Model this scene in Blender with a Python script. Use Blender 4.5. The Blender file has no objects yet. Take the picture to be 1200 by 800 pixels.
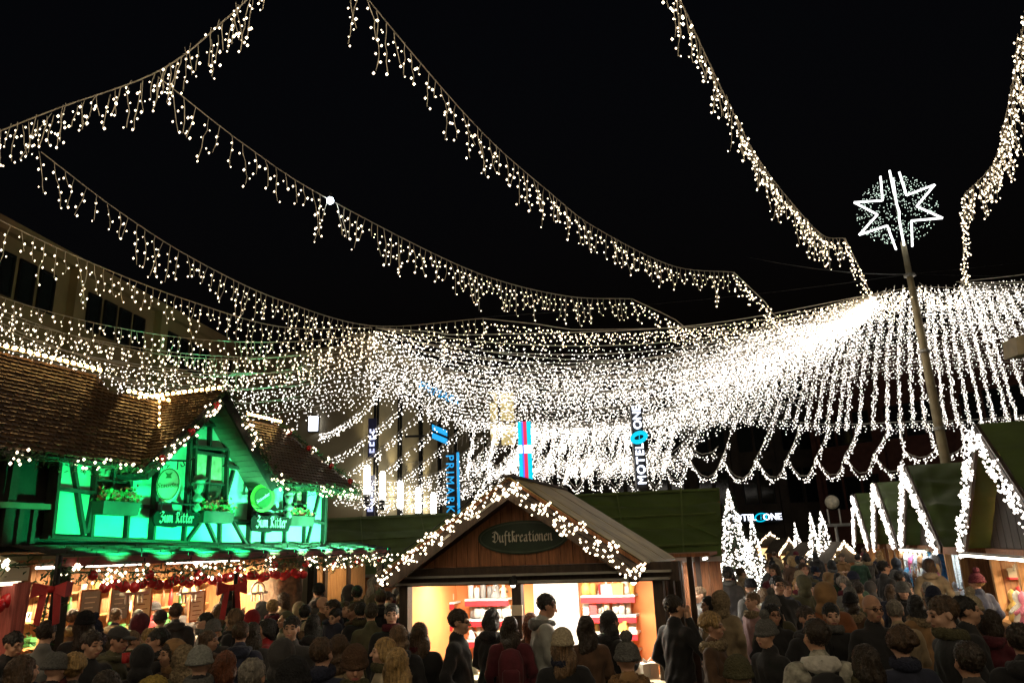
import bpy, math, random
import numpy as np
from mathutils import Vector, Matrix
D = bpy.data
SC = bpy.context.scene
COL = SC.collection
RAD = math.radians
random.seed(7)

# ------------------------------------------------------------------ camera, sky, exposure
CZ = 2.4
PITCH, ROLL, FPX = RAD(15.7), RAD(2.2), 866.0
_fw = Vector((0, math.cos(PITCH), math.sin(PITCH)))
_u0 = Vector((0, -math.sin(PITCH), math.cos(PITCH)))
_r0 = Vector((1, 0, 0))
_R = _r0 * math.cos(ROLL) - _u0 * math.sin(ROLL)
_U = _u0 * math.cos(ROLL) + _r0 * math.sin(ROLL)
cam = D.cameras.new('camera')
cam.sensor_width = 36.0
cam.lens = 36.0 * FPX / 1200.0
cam.clip_start = 0.1
cam.clip_end = 2000
camo = D.objects.new('camera', cam)
COL.objects.link(camo)
camo.matrix_world = Matrix(((_R.x, _U.x, -_fw.x, 0), (_R.y, _U.y, -_fw.y, 0), (_R.z, _U.z, -_fw.z, CZ), (0, 0, 0, 1)))
SC.camera = camo
world = D.worlds.new('World')
SC.world = world
world.use_nodes = True
nt = world.node_tree
sky = nt.nodes.new('ShaderNodeTexSky')
sky.sky_type = 'NISHITA'
sky.sun_disc = False
sky.sun_elevation = RAD(-4)
sky.sun_rotation = RAD(200)
nt.links.new(sky.outputs[0], nt.nodes['Background'].inputs[0])
nt.nodes['Background'].inputs[1].default_value = 0.11
sun = D.lights.new('moon', 'SUN')
sun.energy = 0.01
sun.angle = RAD(0.5)
sun.color = (0.8, 0.88, 1)
suno = D.objects.new('moon', sun)
COL.objects.link(suno)
suno.rotation_euler = (RAD(40), 0, RAD(200))
vs = SC.view_settings
vs.view_transform = 'Standard'
vs.look = 'None'
vs.exposure = 0.0
vs.gamma = 1.0
vs.use_curve_mapping = False
SC.render.engine = 'CYCLES'
cy = SC.cycles
cy.use_denoising = True
cy.use_light_tree = True
cy.max_bounces = 5
cy.diffuse_bounces = 3
cy.glossy_bounces = 3
cy.transmission_bounces = 3
cy.sample_clamp_indirect = 4.0
cy.caustics_reflective = False
cy.caustics_refractive = False

# ------------------------------------------------------------------ places read off the photograph: a ray cut with a real plane
def _ray(x, y):
    return _fw + _R * ((x - 600) / FPX) - _U * ((y - 400) / FPX)
def at_y(x, y, d):
    v = _ray(x, y); return Vector((0, 0, CZ)) + v * (d / v.y)
def at_z(x, y, z):
    v = _ray(x, y); return Vector((0, 0, CZ)) + v * ((z - CZ) / v.z)
def at_pl(x, y, p0, n):
    v = _ray(x, y); c = Vector((0, 0, CZ)); return c + v * ((Vector(p0) - c).dot(n) / v.dot(n))
def pix(P):
    d = Vector(P) - Vector((0, 0, CZ)); w = d.dot(_fw)
    return 600 + FPX * d.dot(_R) / w, 400 - FPX * d.dot(_U) / w

# ------------------------------------------------------------------ materials
MATS = {}
def mat(name, col, rough=0.7, metal=0.0, var=0.25, scale=6.0, bump=0.0, bscale=30.0, stretch=None, spec=0.4, sheen=0.0):
    if name in MATS: return MATS[name]
    m = D.materials.new(name); m.use_nodes = True
    n, l = m.node_tree.nodes, m.node_tree.links
    b = n['Principled BSDF']
    b.inputs['Roughness'].default_value = rough
    b.inputs['Metallic'].default_value = metal
    b.inputs['Specular IOR Level'].default_value = spec
    if sheen: b.inputs['Sheen Weight'].default_value = sheen
    tc = n.new('ShaderNodeTexCoord')
    mp = n.new('ShaderNodeMapping')
    l.new(tc.outputs['Object'], mp.inputs[0])
    if stretch: mp.inputs['Scale'].default_value = stretch
    nz = n.new('ShaderNodeTexNoise')
    nz.inputs['Scale'].default_value = scale; nz.inputs['Detail'].default_value = 5
    l.new(mp.outputs[0], nz.inputs['Vector'])
    rp = n.new('ShaderNodeValToRGB')
    c = col
    rp.color_ramp.elements[0].position = 0.3; rp.color_ramp.elements[1].position = 0.7
    rp.color_ramp.elements[0].color = (c[0] * (1 - var), c[1] * (1 - var), c[2] * (1 - var), 1)
    rp.color_ramp.elements[1].color = (min(1, c[0] * (1 + var)), min(1, c[1] * (1 + var)), min(1, c[2] * (1 + var)), 1)
    l.new(nz.outputs[0], rp.inputs[0]); l.new(rp.outputs[0], b.inputs['Base Color'])
    if bump:
        n2 = n.new('ShaderNodeTexNoise'); n2.inputs['Scale'].default_value = bscale; n2.inputs['Detail'].default_value = 4
        l.new(mp.outputs[0], n2.inputs['Vector'])
        bp = n.new('ShaderNodeBump'); bp.inputs['Strength'].default_value = bump; bp.inputs['Distance'].default_value = 0.02
        l.new(n2.outputs[0], bp.inputs['Height']); l.new(bp.outputs[0], b.inputs['Normal'])
    MATS[name] = m
    return m
def emit(name, col, s, sampling='AUTO'):
    if name in MATS: return MATS[name]
    m = D.materials.new(name); m.use_nodes = True
    b = m.node_tree.nodes['Principled BSDF']
    b.inputs['Base Color'].default_value = (col[0], col[1], col[2], 1)
    b.inputs['Emission Color'].default_value = (col[0], col[1], col[2], 1)
    b.inputs['Emission Strength'].default_value = s
    m.cycles.emission_sampling = sampling
    MATS[name] = m
    return m

# ------------------------------------------------------------------ mesh builder
class MB:
    def __init__(s): s.v = []; s.f = []; s.mi = []
    def add(s, vs, fs, mi=0):
        o = len(s.v); s.v.extend([tuple(p) for p in vs]); s.f.extend([tuple(i + o for i in f) for f in fs]); s.mi.extend([mi] * len(fs))
    def hexa(s, b, t, mi=0):            # 4 bottom + 4 top corners
        s.add(list(b) + list(t), [(3, 2, 1, 0), (4, 5, 6, 7), (0, 1, 5, 4), (1, 2, 6, 5), (2, 3, 7, 6), (3, 0, 4, 7)], mi)
    def box(s, x0, x1, y0, y1, z0, z1, mi=0):
        s.hexa([(x0, y0, z0), (x1, y0, z0), (x1, y1, z0), (x0, y1, z0)], [(x0, y0, z1), (x1, y0, z1), (x1, y1, z1), (x0, y1, z1)], mi)
    def bar(s, a, b, w, h, up=(0, 0, 1), mi=0):   # beam of section w x h from a to b
        a, b, up = Vector(a), Vector(b), Vector(up); d = (b - a).normalized()
        x = d.cross(up)
        if x.length < 1e-4: x = d.cross(Vector((1, 0, 0)))
        x.normalize(); y = x.cross(d); x *= w / 2; y *= h / 2
        s.hexa([a - x - y, a + x - y, a + x + y, a - x + y], [b - x - y, b + x - y, b + x + y, b - x + y], mi)
    def tube(s, pts, r, n=6, cap=True, mi=0):
        pts = [Vector(p) for p in pts]; rs = r if isinstance(r, (list, tuple)) else [r] * len(pts)
        o = len(s.v); up = Vector((0.13, 0.27, 0.95))
        for i, p in enumerate(pts):
            d = (pts[min(i + 1, len(pts) - 1)] - pts[max(i - 1, 0)])
            if d.length < 1e-9: d = Vector((0, 0, 1))
            d.normalize(); x = d.cross(up)
            if x.length < 1e-3: x = d.cross(Vector((1, 0, 0)))
            x.normalize(); y = d.cross(x)
            for k in range(n):
                a = 2 * math.pi * k / n; s.v.append(tuple(p + (x * math.cos(a) + y * math.sin(a)) * rs[i]))
        for i in range(len(pts) - 1):
            for k in range(n):
                k2 = (k + 1) % n
                s.f.append((o + i * n + k, o + i * n + k2, o + (i + 1) * n + k2, o + (i + 1) * n + k)); s.mi.append(mi)
        if cap:
            s.f.append(tuple(o + k for k in reversed(range(n)))); s.f.append(tuple(o + (len(pts) - 1) * n + k for k in range(n))); s.mi += [mi, mi]
    def lathe(s, prof, n=12, c=(0, 0, 0), mi=0):   # prof: (r, z)
        o = len(s.v)
        for r, z in prof:
            for k in range(n):
                a = 2 * math.pi * k / n; s.v.append((c[0] + r * math.cos(a), c[1] + r * math.sin(a), c[2] + z))
        for i in range(len(prof) - 1):
            for k in range(n):
                k2 = (k + 1) % n
                s.f.append((o + i * n + k, o + i * n + k2, o + (i + 1) * n + k2, o + (i + 1) * n + k)); s.mi.append(mi)
        s.f.append(tuple(o + k for k in reversed(range(n)))); s.f.append(tuple(o + (len(prof) - 1) * n + k for k in range(n))); s.mi += [mi, mi]
    def ball(s, c, r, n=8, m=5, sz=1.0, mi=0):
        s.lathe([(max(1e-4, r * math.sin(math.pi * i / m)), -r * sz * math.cos(math.pi * i / m)) for i in range(m + 1)], n, c, mi)
    def octa(s, c, r, rz=None, mi=0):
        x, y, z = c; rz = rz or r
        s.add([(x + r, y, z), (x - r, y, z), (x, y + r, z), (x, y - r, z), (x, y, z + rz), (x, y, z - rz)],
              [(0, 2, 4), (2, 1, 4), (1, 3, 4), (3, 0, 4), (2, 0, 5), (1, 2, 5), (3, 1, 5), (0, 3, 5)], mi)
    def prism(s, poly, off, mi=0):       # planar polygon (3-D points) extruded by a vector
        n = len(poly); off = Vector(off); a = [Vector(p) for p in poly]
        s.add(a + [p + off for p in a], [tuple(reversed(range(n))), tuple(range(n, 2 * n))] + [(i, (i + 1) % n, n + (i + 1) % n, n + i) for i in range(n)], mi)
    def mesh(s, name, mats, smooth=False):
        me = D.meshes.new(name); me.from_pydata(s.v, [], s.f)
        for m in (mats if isinstance(mats, (list, tuple)) else [mats]): me.materials.append(m)
        if max(s.mi, default=0): me.polygons.foreach_set('material_index', s.mi)
        if smooth: me.polygons.foreach_set('use_smooth', [True] * len(s.f))
        me.update(); return me
    def build(s, name, mats, parent=None, smooth=False, **kw):
        o = D.objects.new(name, s.mesh(name, mats, smooth)); COL.objects.link(o)
        if parent: o.parent = parent
        tag(o, **kw); return o
def tag(o, label=None, cat=None, group=None, kind=None):
    if label: o['label'] = label
    if cat: o['category'] = cat
    if group: o['group'] = group
    if kind: o['kind'] = kind
    return o
def empty(name, loc=(0, 0, 0), label=None, cat=None, group=None, rz=0.0):
    o = D.objects.new(name, None); COL.objects.link(o); o.location = loc; o.rotation_euler.z = rz; o.empty_display_size = 0.2
    return tag(o, label, cat, group)
def link(name, me, parent=None, loc=None, rz=0.0, **kw):
    o = D.objects.new(name, me); COL.objects.link(o)
    if parent: o.parent = parent
    if loc is not None: o.location = loc
    o.rotation_euler.z = rz
    return tag(o, **kw)
class Frame:                              # a local frame: u along, v out, w up
    def __init__(s, o, u):
        s.o = Vector(o); s.u = Vector((u[0], u[1], 0)).normalized(); s.n = Vector((s.u.y, -s.u.x, 0))
    def __call__(s, u, v, z): return Vector((s.o.x + s.u.x * u + s.n.x * v, s.o.y + s.u.y * u + s.n.y * v, z))
    def uz(s, x, y, v=0.0):               # photo point -> (u, z) on the plane at offset v
        P = at_pl(x, y, s.o + s.n * v, s.n); d = P - s.o; return d.dot(s.u), P.z
    @property
    def rz(s): return math.atan2(s.u.y, s.u.x)
    def box(s, mb, u0, u1, v0, v1, z0, z1, mi=0):
        mb.hexa([s(u0, v1, z0), s(u1, v1, z0), s(u1, v0, z0), s(u0, v0, z0)], [s(u0, v1, z1), s(u1, v1, z1), s(u1, v0, z1), s(u0, v0, z1)], mi)
def spline(pts, step):
    pts = [Vector(p) for p in pts]; P = [pts[0] * 2 - pts[1]] + pts + [pts[-1] * 2 - pts[-2]]; fine = []
    for i in range(1, len(P) - 2):
        a, b, c, d = P[i - 1:i + 3]
        for k in range(24):
            t = k / 24; fine.append(0.5 * ((2 * b) + (c - a) * t + (2 * a - 5 * b + 4 * c - d) * t * t + (3 * b - a - 3 * c + d) * t ** 3))
    fine.append(pts[-1]); out = [fine[0]]; acc = 0
    for p, q in zip(fine, fine[1:]):
        L = (q - p).length
        while acc + L >= step:
            t = (step - acc) / L; p = p.lerp(q, t); out.append(p.copy()); L = (q - p).length; acc = 0
        acc += L
    return out
def sag(a, b, s, n=6):
    a, b = Vector(a), Vector(b)
    return [a.lerp(b, i / n) - Vector((0, 0, s * 4 * (i / n) * (1 - i / n))) for i in range(n + 1)]
def text_mesh(s, size, depth=0.01, shear=0.0, spacing=1.0):
    c = D.curves.new('lettering', 'FONT'); c.body = s; c.size = size; c.extrude = depth; c.align_x = 'CENTER'; c.align_y = 'CENTER'; c.shear = shear; c.space_character = spacing
    c.resolution_u = 3
    o = D.objects.new('lettering', c); COL.objects.link(o)
    bpy.context.view_layer.update()
    me = D.meshes.new_from_object(o.evaluated_get(bpy.context.evaluated_depsgraph_get()))
    D.objects.remove(o); D.curves.remove(c); return me
def face_matrix(P, right, up):            # text plane: x = right, y = up
    r = Vector(right).normalized(); u = Vector(up).normalized(); n = r.cross(u)
    return Matrix(((r.x, u.x, n.x, P[0]), (r.y, u.y, n.y, P[1]), (r.z, u.z, n.z, P[2]), (0, 0, 0, 1)))

# common materials
BULB = emit('warm_bulb', (1.0, 0.80, 0.54), 6.0)
BULBW = emit('white_bulb', (1.0, 0.92, 0.82), 4.2)
BULBG = emit('golden_bulb', (1.0, 0.58, 0.17), 30.0)
WIRE = mat('pale_wire', (0.55, 0.5, 0.42), 0.5, var=0.1)
STEEL = mat('galvanised_steel', (0.38, 0.37, 0.34), 0.45, 0.6, var=0.2, scale=3)
DARK = mat('dark_wood', (0.045, 0.028, 0.018), 0.6, var=0.4, scale=4, bump=0.3, stretch=(6, 6, 1))
WOOD = mat('brown_boards', (0.27, 0.11, 0.045), 0.6, var=0.4, scale=5, bump=0.4, stretch=(8, 8, 0.8))
PINE = mat('honey_pine', (0.42, 0.22, 0.08), 0.55, var=0.25, scale=5, bump=0.3, stretch=(8, 8, 0.8))
TARP = mat('green_tarpaulin', (0.085, 0.13, 0.035), 0.5, var=0.3, scale=1.2, bump=0.6, bscale=2.2)
FIR = mat('fir_needles', (0.02, 0.06, 0.018), 0.6, var=0.5, scale=9)
WHITE = mat('white_paint', (0.78, 0.76, 0.72), 0.5, var=0.06)
RED = mat('red_gloss', (0.5, 0.02, 0.025), 0.22, var=0.15, spec=0.6)
BLACKM = mat('black_metal', (0.015, 0.015, 0.016), 0.4, 0.5, var=0.2)
SDIR = Vector((0.314, 0.949, 0))
# ------------------------------------------------------------------ ground
mg = D.materials.new('plaza_paving'); mg.use_nodes = True
n, l = mg.node_tree.nodes, mg.node_tree.links; b = n['Principled BSDF']
tc = n.new('ShaderNodeTexCoord'); br = n.new('ShaderNodeTexBrick'); br.inputs['Scale'].default_value = 1.4
br.inputs['Color1'].default_value = (0.15, 0.14, 0.125, 1); br.inputs['Color2'].default_value = (0.10, 0.095, 0.088, 1); br.inputs['Mortar'].default_value = (0.03, 0.03, 0.03, 1)
br.inputs['Mortar Size'].default_value = 0.012
nz = n.new('ShaderNodeTexNoise'); nz.inputs['Scale'].default_value = 0.7; nz.inputs['Detail'].default_value = 6
mx = n.new('ShaderNodeMix'); mx.data_type = 'RGBA'; mx.blend_type = 'MULTIPLY'; mx.inputs[0].default_value = 0.6
l.new(tc.outputs['Object'], br.inputs['Vector']); l.new(tc.outputs['Object'], nz.inputs['Vector'])
l.new(br.outputs['Color'], mx.inputs[6]); l.new(nz.outputs['Color'], mx.inputs[7]); l.new(mx.outputs[2], b.inputs['Base Color'])
b.inputs['Roughness'].default_value = 0.45
bp = n.new('ShaderNodeBump'); bp.inputs['Strength'].default_value = 0.4; bp.inputs['Distance'].default_value = 0.01
l.new(br.outputs['Fac'], bp.inputs['Height']); bp.invert = True; l.new(bp.outputs[0], b.inputs['Normal'])
g = MB(); g.add([(-400, -200, 0), (400, -200, 0), (400, 900, 0), (-400, 900, 0)], [(0, 1, 2, 3)])
g.build('ground', mg, kind='structure')

# ------------------------------------------------------------------ far buildings
CONC = mat('brown_concrete', (0.27, 0.18, 0.085), 0.85, var=0.2, scale=0.8, bump=0.2, bscale=8)
CONC2 = mat('beige_concrete', (0.30, 0.25, 0.15), 0.85, var=0.15, scale=0.5, bump=0.2, bscale=8)
DBRICK = mat('dark_facade', (0.075, 0.055, 0.04), 0.8, var=0.25, scale=1.0)
GLASS = mat('dark_glass', (0.012, 0.014, 0.014), 0.08, var=0.3, scale=0.6, spec=0.6)
LITWIN = emit('lit_window', (1.0, 0.72, 0.34), 0.55)
def facade(name, o, u, length, height, depth, wallmat, rows, cols, ww, label, pil=0.35, lit=(), pilmat=None, z0w=1.0, gap=1.0):
    fr = Frame(o, u); root = empty(name, fr(length / 2, -depth / 2, 0), label, 'building')
    inv = Matrix.Translation(-root.location)
    def put(mb, nm, m, parent=root):
        mb.v = [tuple(Vector(p) - root.location) for p in mb.v]; return mb.build(nm, m, parent)
    w = MB(); fr.box(w, 0, length, -depth, 0, 0, height); put(w, 'wall', wallmat)
    c = MB(); fr.box(c, -0.2, length + 0.2, -0.6, 0.28, height + 0.003, height + 0.45); put(c, 'cornice', wallmat)
    bay = length / cols
    for i in range(cols + 1):
        if pil:
            q = MB(); fr.box(q, i * bay - pil / 2, i * bay + pil / 2, 0.003, 0.35, 0, height - 0.003); put(q, 'pilaster', pilmat or wallmat)
    for i in range(cols):
        for j, (za, zb) in enumerate(rows):
            k = max(1, int(round((bay - gap) / ww)))
            for t in range(k):
                a = i * bay + gap / 2 + t * (bay - gap) / k
                e = a + (bay - gap) / k - 0.22
                f = MB()
                for (u0, u1, q0, q1) in ((a, e, za, za + .08), (a, e, zb - .08, zb), (a, a + .08, za + .081, zb - .081), (e - .08, e, za + .081, zb - .081)):
                    fr.box(f, u0, u1, 0.003, 0.09, q0, q1)
                fo = put(f, 'window', BLACKM)
                p = MB(); fr.box(p, a + .081, e - .081, 0.003, 0.05, za + .081, zb - .081); put(p, 'pane', LITWIN if (i, j, t) in lit else GLASS, fo)
    return root, fr
# left office block, running away from us behind the tavern
facade('office_building', (-19.1, 4.7, 0), (0.115, 1.0), 38.2, 13.3, 12, CONC, [(3.6, 5.2), (7.5, 9.0), (11.2, 12.7)], 7, .95,
       'long brown concrete office building with dark window rows behind the tavern', pil=0.55, z0w=3, gap=1.6)
# beige department store with slit windows and floodlit pilasters
st_root, st = facade('department_store', (-7.44, 36.0, 0), SDIR, 18, 12.8, 14, CONC2, [(3.0, 11.0)], 7, 0.35,
       'beige concrete department store with narrow slit windows and lit pilasters', pil=0.0, gap=2.0)
# hotel block across the street end
ho_root, ho = facade('hotel_building', (-12.0, 70.0, 0), (1.0, -0.05), 64, 19.0, 14, DBRICK, [(5.5, 8.6), (10.2, 13.0), (14.2, 17.0)], 16, 1.2,
       'dark hotel building with tall pilasters closing the far end of the street', pil=0.7, lit=((10, 0, 2),))
# dark brick block on the right, behind the stalls
facade('corner_building', (25.0, 62.0, 0), (0.7, -0.9), 50, 16.0, 10, mat('dark_red_brick', (0.12, 0.045, 0.03), 0.8, var=0.25, scale=2), [(4.5, 7.0), (9.5, 12)], 9, 1.4,
       'dark red brick building rising behind the gabled stalls', pil=0.4)
# floodlights at the foot of the store pilasters
UP = emit('flood_lens', (1.0, 0.95, 0.80), 14.0)
for i, (px, py) in enumerate(((430, 579), (448, 585), (469, 595), (490, 601), (508, 606))):
    P = at_pl(px, py, st.o + st.n * 0.5, st.n)
    f = empty('wall_floodlight', P - Vector((0, 0, .5)), 'slim upright floodlight on the beige store wall under the light canopy', 'floodlight', 'floodlights along the store wall')
    h = MB(); h.box(-.14, .14, -.12, .12, 0, .5); h.build('housing', BLACKM, f)
    h = MB(); h.lathe([(.13, 0), (.15, .05), (.15, 1.2), (.1, 1.35)], 10, (0, 0, .503)); h.build('lamp_tube', UP, f, smooth=True)
    L = D.lights.new('flood_spot', 'SPOT'); L.energy = 260; L.color = (1, .86, .55); L.spot_size = RAD(75); L.spot_blend = 0.8; L.shadow_soft_size = 0.1
    lo = D.objects.new('flood_spot', L); COL.objects.link(lo); lo.parent = f; lo.location = (0, 0, 1.95); lo.rotation_euler = (RAD(180), 0, 0)

# lettered signs on the far buildings
CYAN = emit('cyan_sign', (0.02, 0.42, 0.90), .9); CYAN2 = emit('cyan_ring', (0.0, 0.66, 0.92), 1.0)
SMARK = emit('dim_marks', (.6, .66, 1.0), .9); SWHITE = emit('white_sign', (0.80, 0.85, 1.0), 3.5); SRED = emit('red_sign', (0.9, 0.03, 0.10), 1.1); SBLUE = emit('blue_sign', (0.10, 0.14, 0.95), 1.5)
def sign_text(parent, s, size, P, right, up, m, name='lettering', depth=0.05, shear=0.0, spacing=1.0, bold=0):
    me = text_mesh(s, size, depth, shear, spacing); me.materials.clear(); me.materials.append(m)
    o = D.objects.new(name, me); COL.objects.link(o); o.parent = parent
    o.matrix_local = Matrix.Translation(-parent.location) @ face_matrix(P, right, up); return o
def col_text(parent, s, size, top, bottom, right, m):      # letters turned, reading down the blade
    d = Vector(bottom) - Vector(top); up = Vector(right)
    sign_text(parent, s, size, (Vector(top) + Vector(bottom)) / 2, d, up, m)
def blade(nm, label, x0, y0, x1, y1, depth, wpx):
    a, b2 = at_y(x0, y0, depth), at_y(x1, y1, depth); m = (a + b2) / 2; m.z = b2.z
    r = empty(nm, m, label, 'sign'); w = wpx * depth / 900
    q = MB(); q.box(-w / 2, w / 2, .06, .3, 0, a.z - b2.z); q.build('sign_panel', BLACKM, r)
    q = MB(); q.box(-.1, .1, .1, .26, -b2.z, -.003); q.build('post', BLACKM, r); return r, a, b2, w
# PRIMARK blade
r_, a, b2, w = blade('blade_sign', 'vertical blade sign with cyan letters on the beige store', 530, 530, 531, 603, 31, 9)
mx_ = Vector((r_.location.x, r_.location.y - .02, (a.z + b2.z) / 2)); hgt = a.z - b2.z
sign_text(r_, 'PRIMARK', hgt * .185, mx_ + Vector((-.12, 0, 0)), (0, 0, -1), (1, 0, 0), CYAN, spacing=1.32)
q = MB(); q.box(w / 2 + .03, w / 2 + .12, -.02, .2, 0, hgt); q.build('light_edge', CYAN, r_)
# small cyan signs up on the store front
for (x, y, s, sz, nm) in ((516, 462, 'PRIMARK', .95, 'cyan lettered sign high up on the beige store'), (515, 509, '▬▬', 1.0, 'pair of cyan light bars on the beige store front')):
    P = at_y(x, y, 40); e = empty('wall_sign', P, nm, 'sign')
    q = MB(); q.box(-3.0 if s == 'PRIMARK' else -2.9, -.3, .21, .3, -.06, .06); q.build('bracket', BLACKM, e)
    if s == 'PRIMARK':
        sign_text(e, s, .62, P + Vector((0, -.1, 0)), (.75, 0, -.55), (.25, 0, 1), CYAN)
        q = MB(); q.prism([(-.75, .1, .95), (.8, .1, -.2), (.8, .1, -.85), (-.75, .1, .3)], (0, .1, 0)); q.build('sign_panel', BLACKM, e)
    else:
        q = MB(); q.prism([(-.5, .1, .75), (.5, .1, .2), (.5, .1, -.65), (-.5, .1, .0)], (0, .1, 0)); q.build('sign_panel', BLACKM, e)
        for k in (0, 1):
            q = MB(); q.prism([(-.4, -.02, .58 - .45 * k), (.42, -.02, .2 - .45 * k), (.42, -.02, -.1 - .45 * k), (-.4, -.02, .28 - .45 * k)], (0, .1, 0)); q.build('light_bar', CYAN, e)
# red, white and cyan tower sign
r_, a, b2, w = blade('tower_sign', 'tall cyan, red and white illuminated tower sign', 612, 494, 620, 588, 22.5, 16); H = a.z - b2.z
for (x0, x1, m_) in ((-.5, -.22, CYAN2), (-.20, -.1, SBLUE), (-.08, .16, SRED), (.18, .5, CYAN2)):
    for (z0, z1, mm) in ((0, .60, m_), (.605, .70, SWHITE if m_ is not SBLUE else SBLUE), (.705, 1, m_)):
        q = MB(); q.box(x0 * w, x1 * w, -.03, .05, z0 * H, z1 * H); q.build('light_strip', mm, r_)
# MOTEL ONE blade, letters reading upwards
r_, a, b2, w = blade('hotel_blade_sign', 'tall blade sign with white letters and a cyan ring on the hotel', 745, 476, 754, 571, 21.5, 14); H = a.z - b2.z
c0 = Vector((r_.location.x, r_.location.y - .04, 0)); zof = lambda t: Vector((0, 0, b2.z + H * t))
sign_text(r_, 'MOTEL', w * 1.0, c0 + zof(.285), (0, 0, 1), (-1, 0, 0), SWHITE, spacing=1.15)
sign_text(r_, 'ONE', w * 1.0, c0 + zof(.86), (0, 0, 1), (-1, 0, 0), SWHITE, spacing=1.0)
def ring(mb, c, rx, rz, t, tilt=0.0, y=0.0, th=.08, n=28):
    for k in range(n):
        a0, a1 = 2 * math.pi * k / n, 2 * math.pi * (k + 1) / n
        def p(a, q, yy):
            X, Z = (rx + q) * math.cos(a), (rz + q) * math.sin(a)
            return (c[0] + X * math.cos(tilt) - Z * math.sin(tilt), yy, c[1] + X * math.sin(tilt) + Z * math.cos(tilt))
        mb.hexa([p(a0, -t, y), p(a1, -t, y), p(a1, t, y), p(a0, t, y)], [p(a0, -t, y + th), p(a1, -t, y + th), p(a1, t, y + th), p(a0, t, y + th)])
q = MB(); ring(q, (0, H * .61), w * .62, w * .36, .055, RAD(18), -.08); q.build('light_ring', CYAN2, r_)
sign_text(r_, 'i', w * .5, c0 + zof(.61) + Vector((0, -.06, 0)), (1, 0, 0), (.2, 0, 1), CYAN2)
# horizontal hotel sign above the passage
P = at_y(889, 606, 66); e = empty('hotel_sign', P, 'horizontal hotel sign with white letters over the passage', 'sign')
q = MB(); q.box(-2.6, 1.9, .1, .4, -.42, .42); q.build('sign_panel', BLACKM, e)
sign_text(e, 'MOTEL', .78, P + Vector((-1.45, 0, 0)), (1, 0, 0), (0, 0, 1), SWHITE); sign_text(e, 'ONE', .78, P + Vector((1.2, 0, 0)), (1, 0, 0), (0, 0, 1), SWHITE)
q = MB(); ring(q, (.2, 0), .5, .33, .05, RAD(12), -.05); q.build('light_ring', CYAN2, e)
sign_text(e, 'i', .6, P + Vector((.2, -.03, 0)), (1, 0, 0), (.2, 0, 1), CYAN2)
# small white lit panel and two narrow vertical signs on the store
P = at_pl(367, 496, st.o - SDIR * .22, SDIR); e = empty('light_box_sign', P, 'small upright white light box on the beige store wall', 'sign')
q = MB(); q.box(-.22, .22, -.05, .1, -.36, .36); o_ = q.build('light_box', SWHITE, e); q = MB(); q.box(-.27, .27, .101, .2, -.42, .42); q.build('casing', BLACKM, e)
for (x, y, t_) in ((436, 511, 'upper'), (434, 579, 'lower')):
    P = at_pl(x, y, st.o + st.n * .4, st.n); e = empty('blade_sign', P, t_ + ' narrow vertical sign with small white marks beside the store corner', 'sign')
    q = MB(); q.box(-.2, .2, .05, .2, -1.0, .9); q.build('sign_panel', mat('navy_panel', (.01, .012, .05), .4), e)
    q = MB(); rnd = random.Random(x)
    for k in range(4):
        z = -.8 + .32 * k; q.hexa([(-.12, -.02, z), (.12, -.02, z), (.12, .045, z), (-.12, .045, z)], [(-.12, -.02, z + .07), (.12, -.02, z + .07), (.12, .045, z + .07), (-.12, .045, z + .07)]); q.box(-.12, -.05, -.02, .045, z + .07, z + .2); q.box(.05, .12, -.02, .045, z + .07, z + .2)
    q.build('letter_marks', SMARK, e, kind='stuff')
# lit glazed bay high on the far block
P = at_y(585, 490, 55); e = empty('lit_bay', P + Vector((0, 0, -2)), 'lit yellow glazed bay high on the far building', 'bay window')
BAY = emit('bay_glow', (1.0, .78, .32), .6)
for k in (-1, 1):
    q = MB(); q.box(k * .62 - .5, k * .62 + .5, -.1, .1, 0, 1.6); q.box(k * .62 - .5, k * .62 + .5, -.1, .1, 1.75, 4.0); q.build('pane', BAY, e)
q = MB(); q.box(-3.2, 2.6, .3, 5, -P.z + 2, 4.6); q.build('tower_wall', DBRICK, e); q = MB(); q.box(-1.3, 1.3, .12, .29, -.3, 4.2); q.box(-1.25, 1.25, -.15, .1, 1.62, 1.73); q.box(-.1, .1, -.15, .1, 0, 4); q.build('frame', DBRICK, e)
# globe lamp on the brick building
P = at_y(975, 588, 40); e = empty('globe_lamp', P, 'pale globe lamp on a bracket before the brick building', 'lamp')
q = MB(); q.ball((0, 0, 0), .36, 14, 8); q.build('globe', mat('opal_glass', (.6, .55, .42), .4), e, smooth=True)
q = MB(); q.tube([(-.3, 0, -1.1), (-.3, 0, -.35)], .05); q.tube([(.3, 0, -1.1), (.3, 0, -.35)], .05); q.box(-1.0, 1.0, -.1, .1, -1.25, -1.1); q.build('bracket', STEEL, e); q = MB(); q.tube([(0, 0, -P.z), (0, 0, -1.252)], [.12, .08], 8); q.build('pole', STEEL, e)
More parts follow.
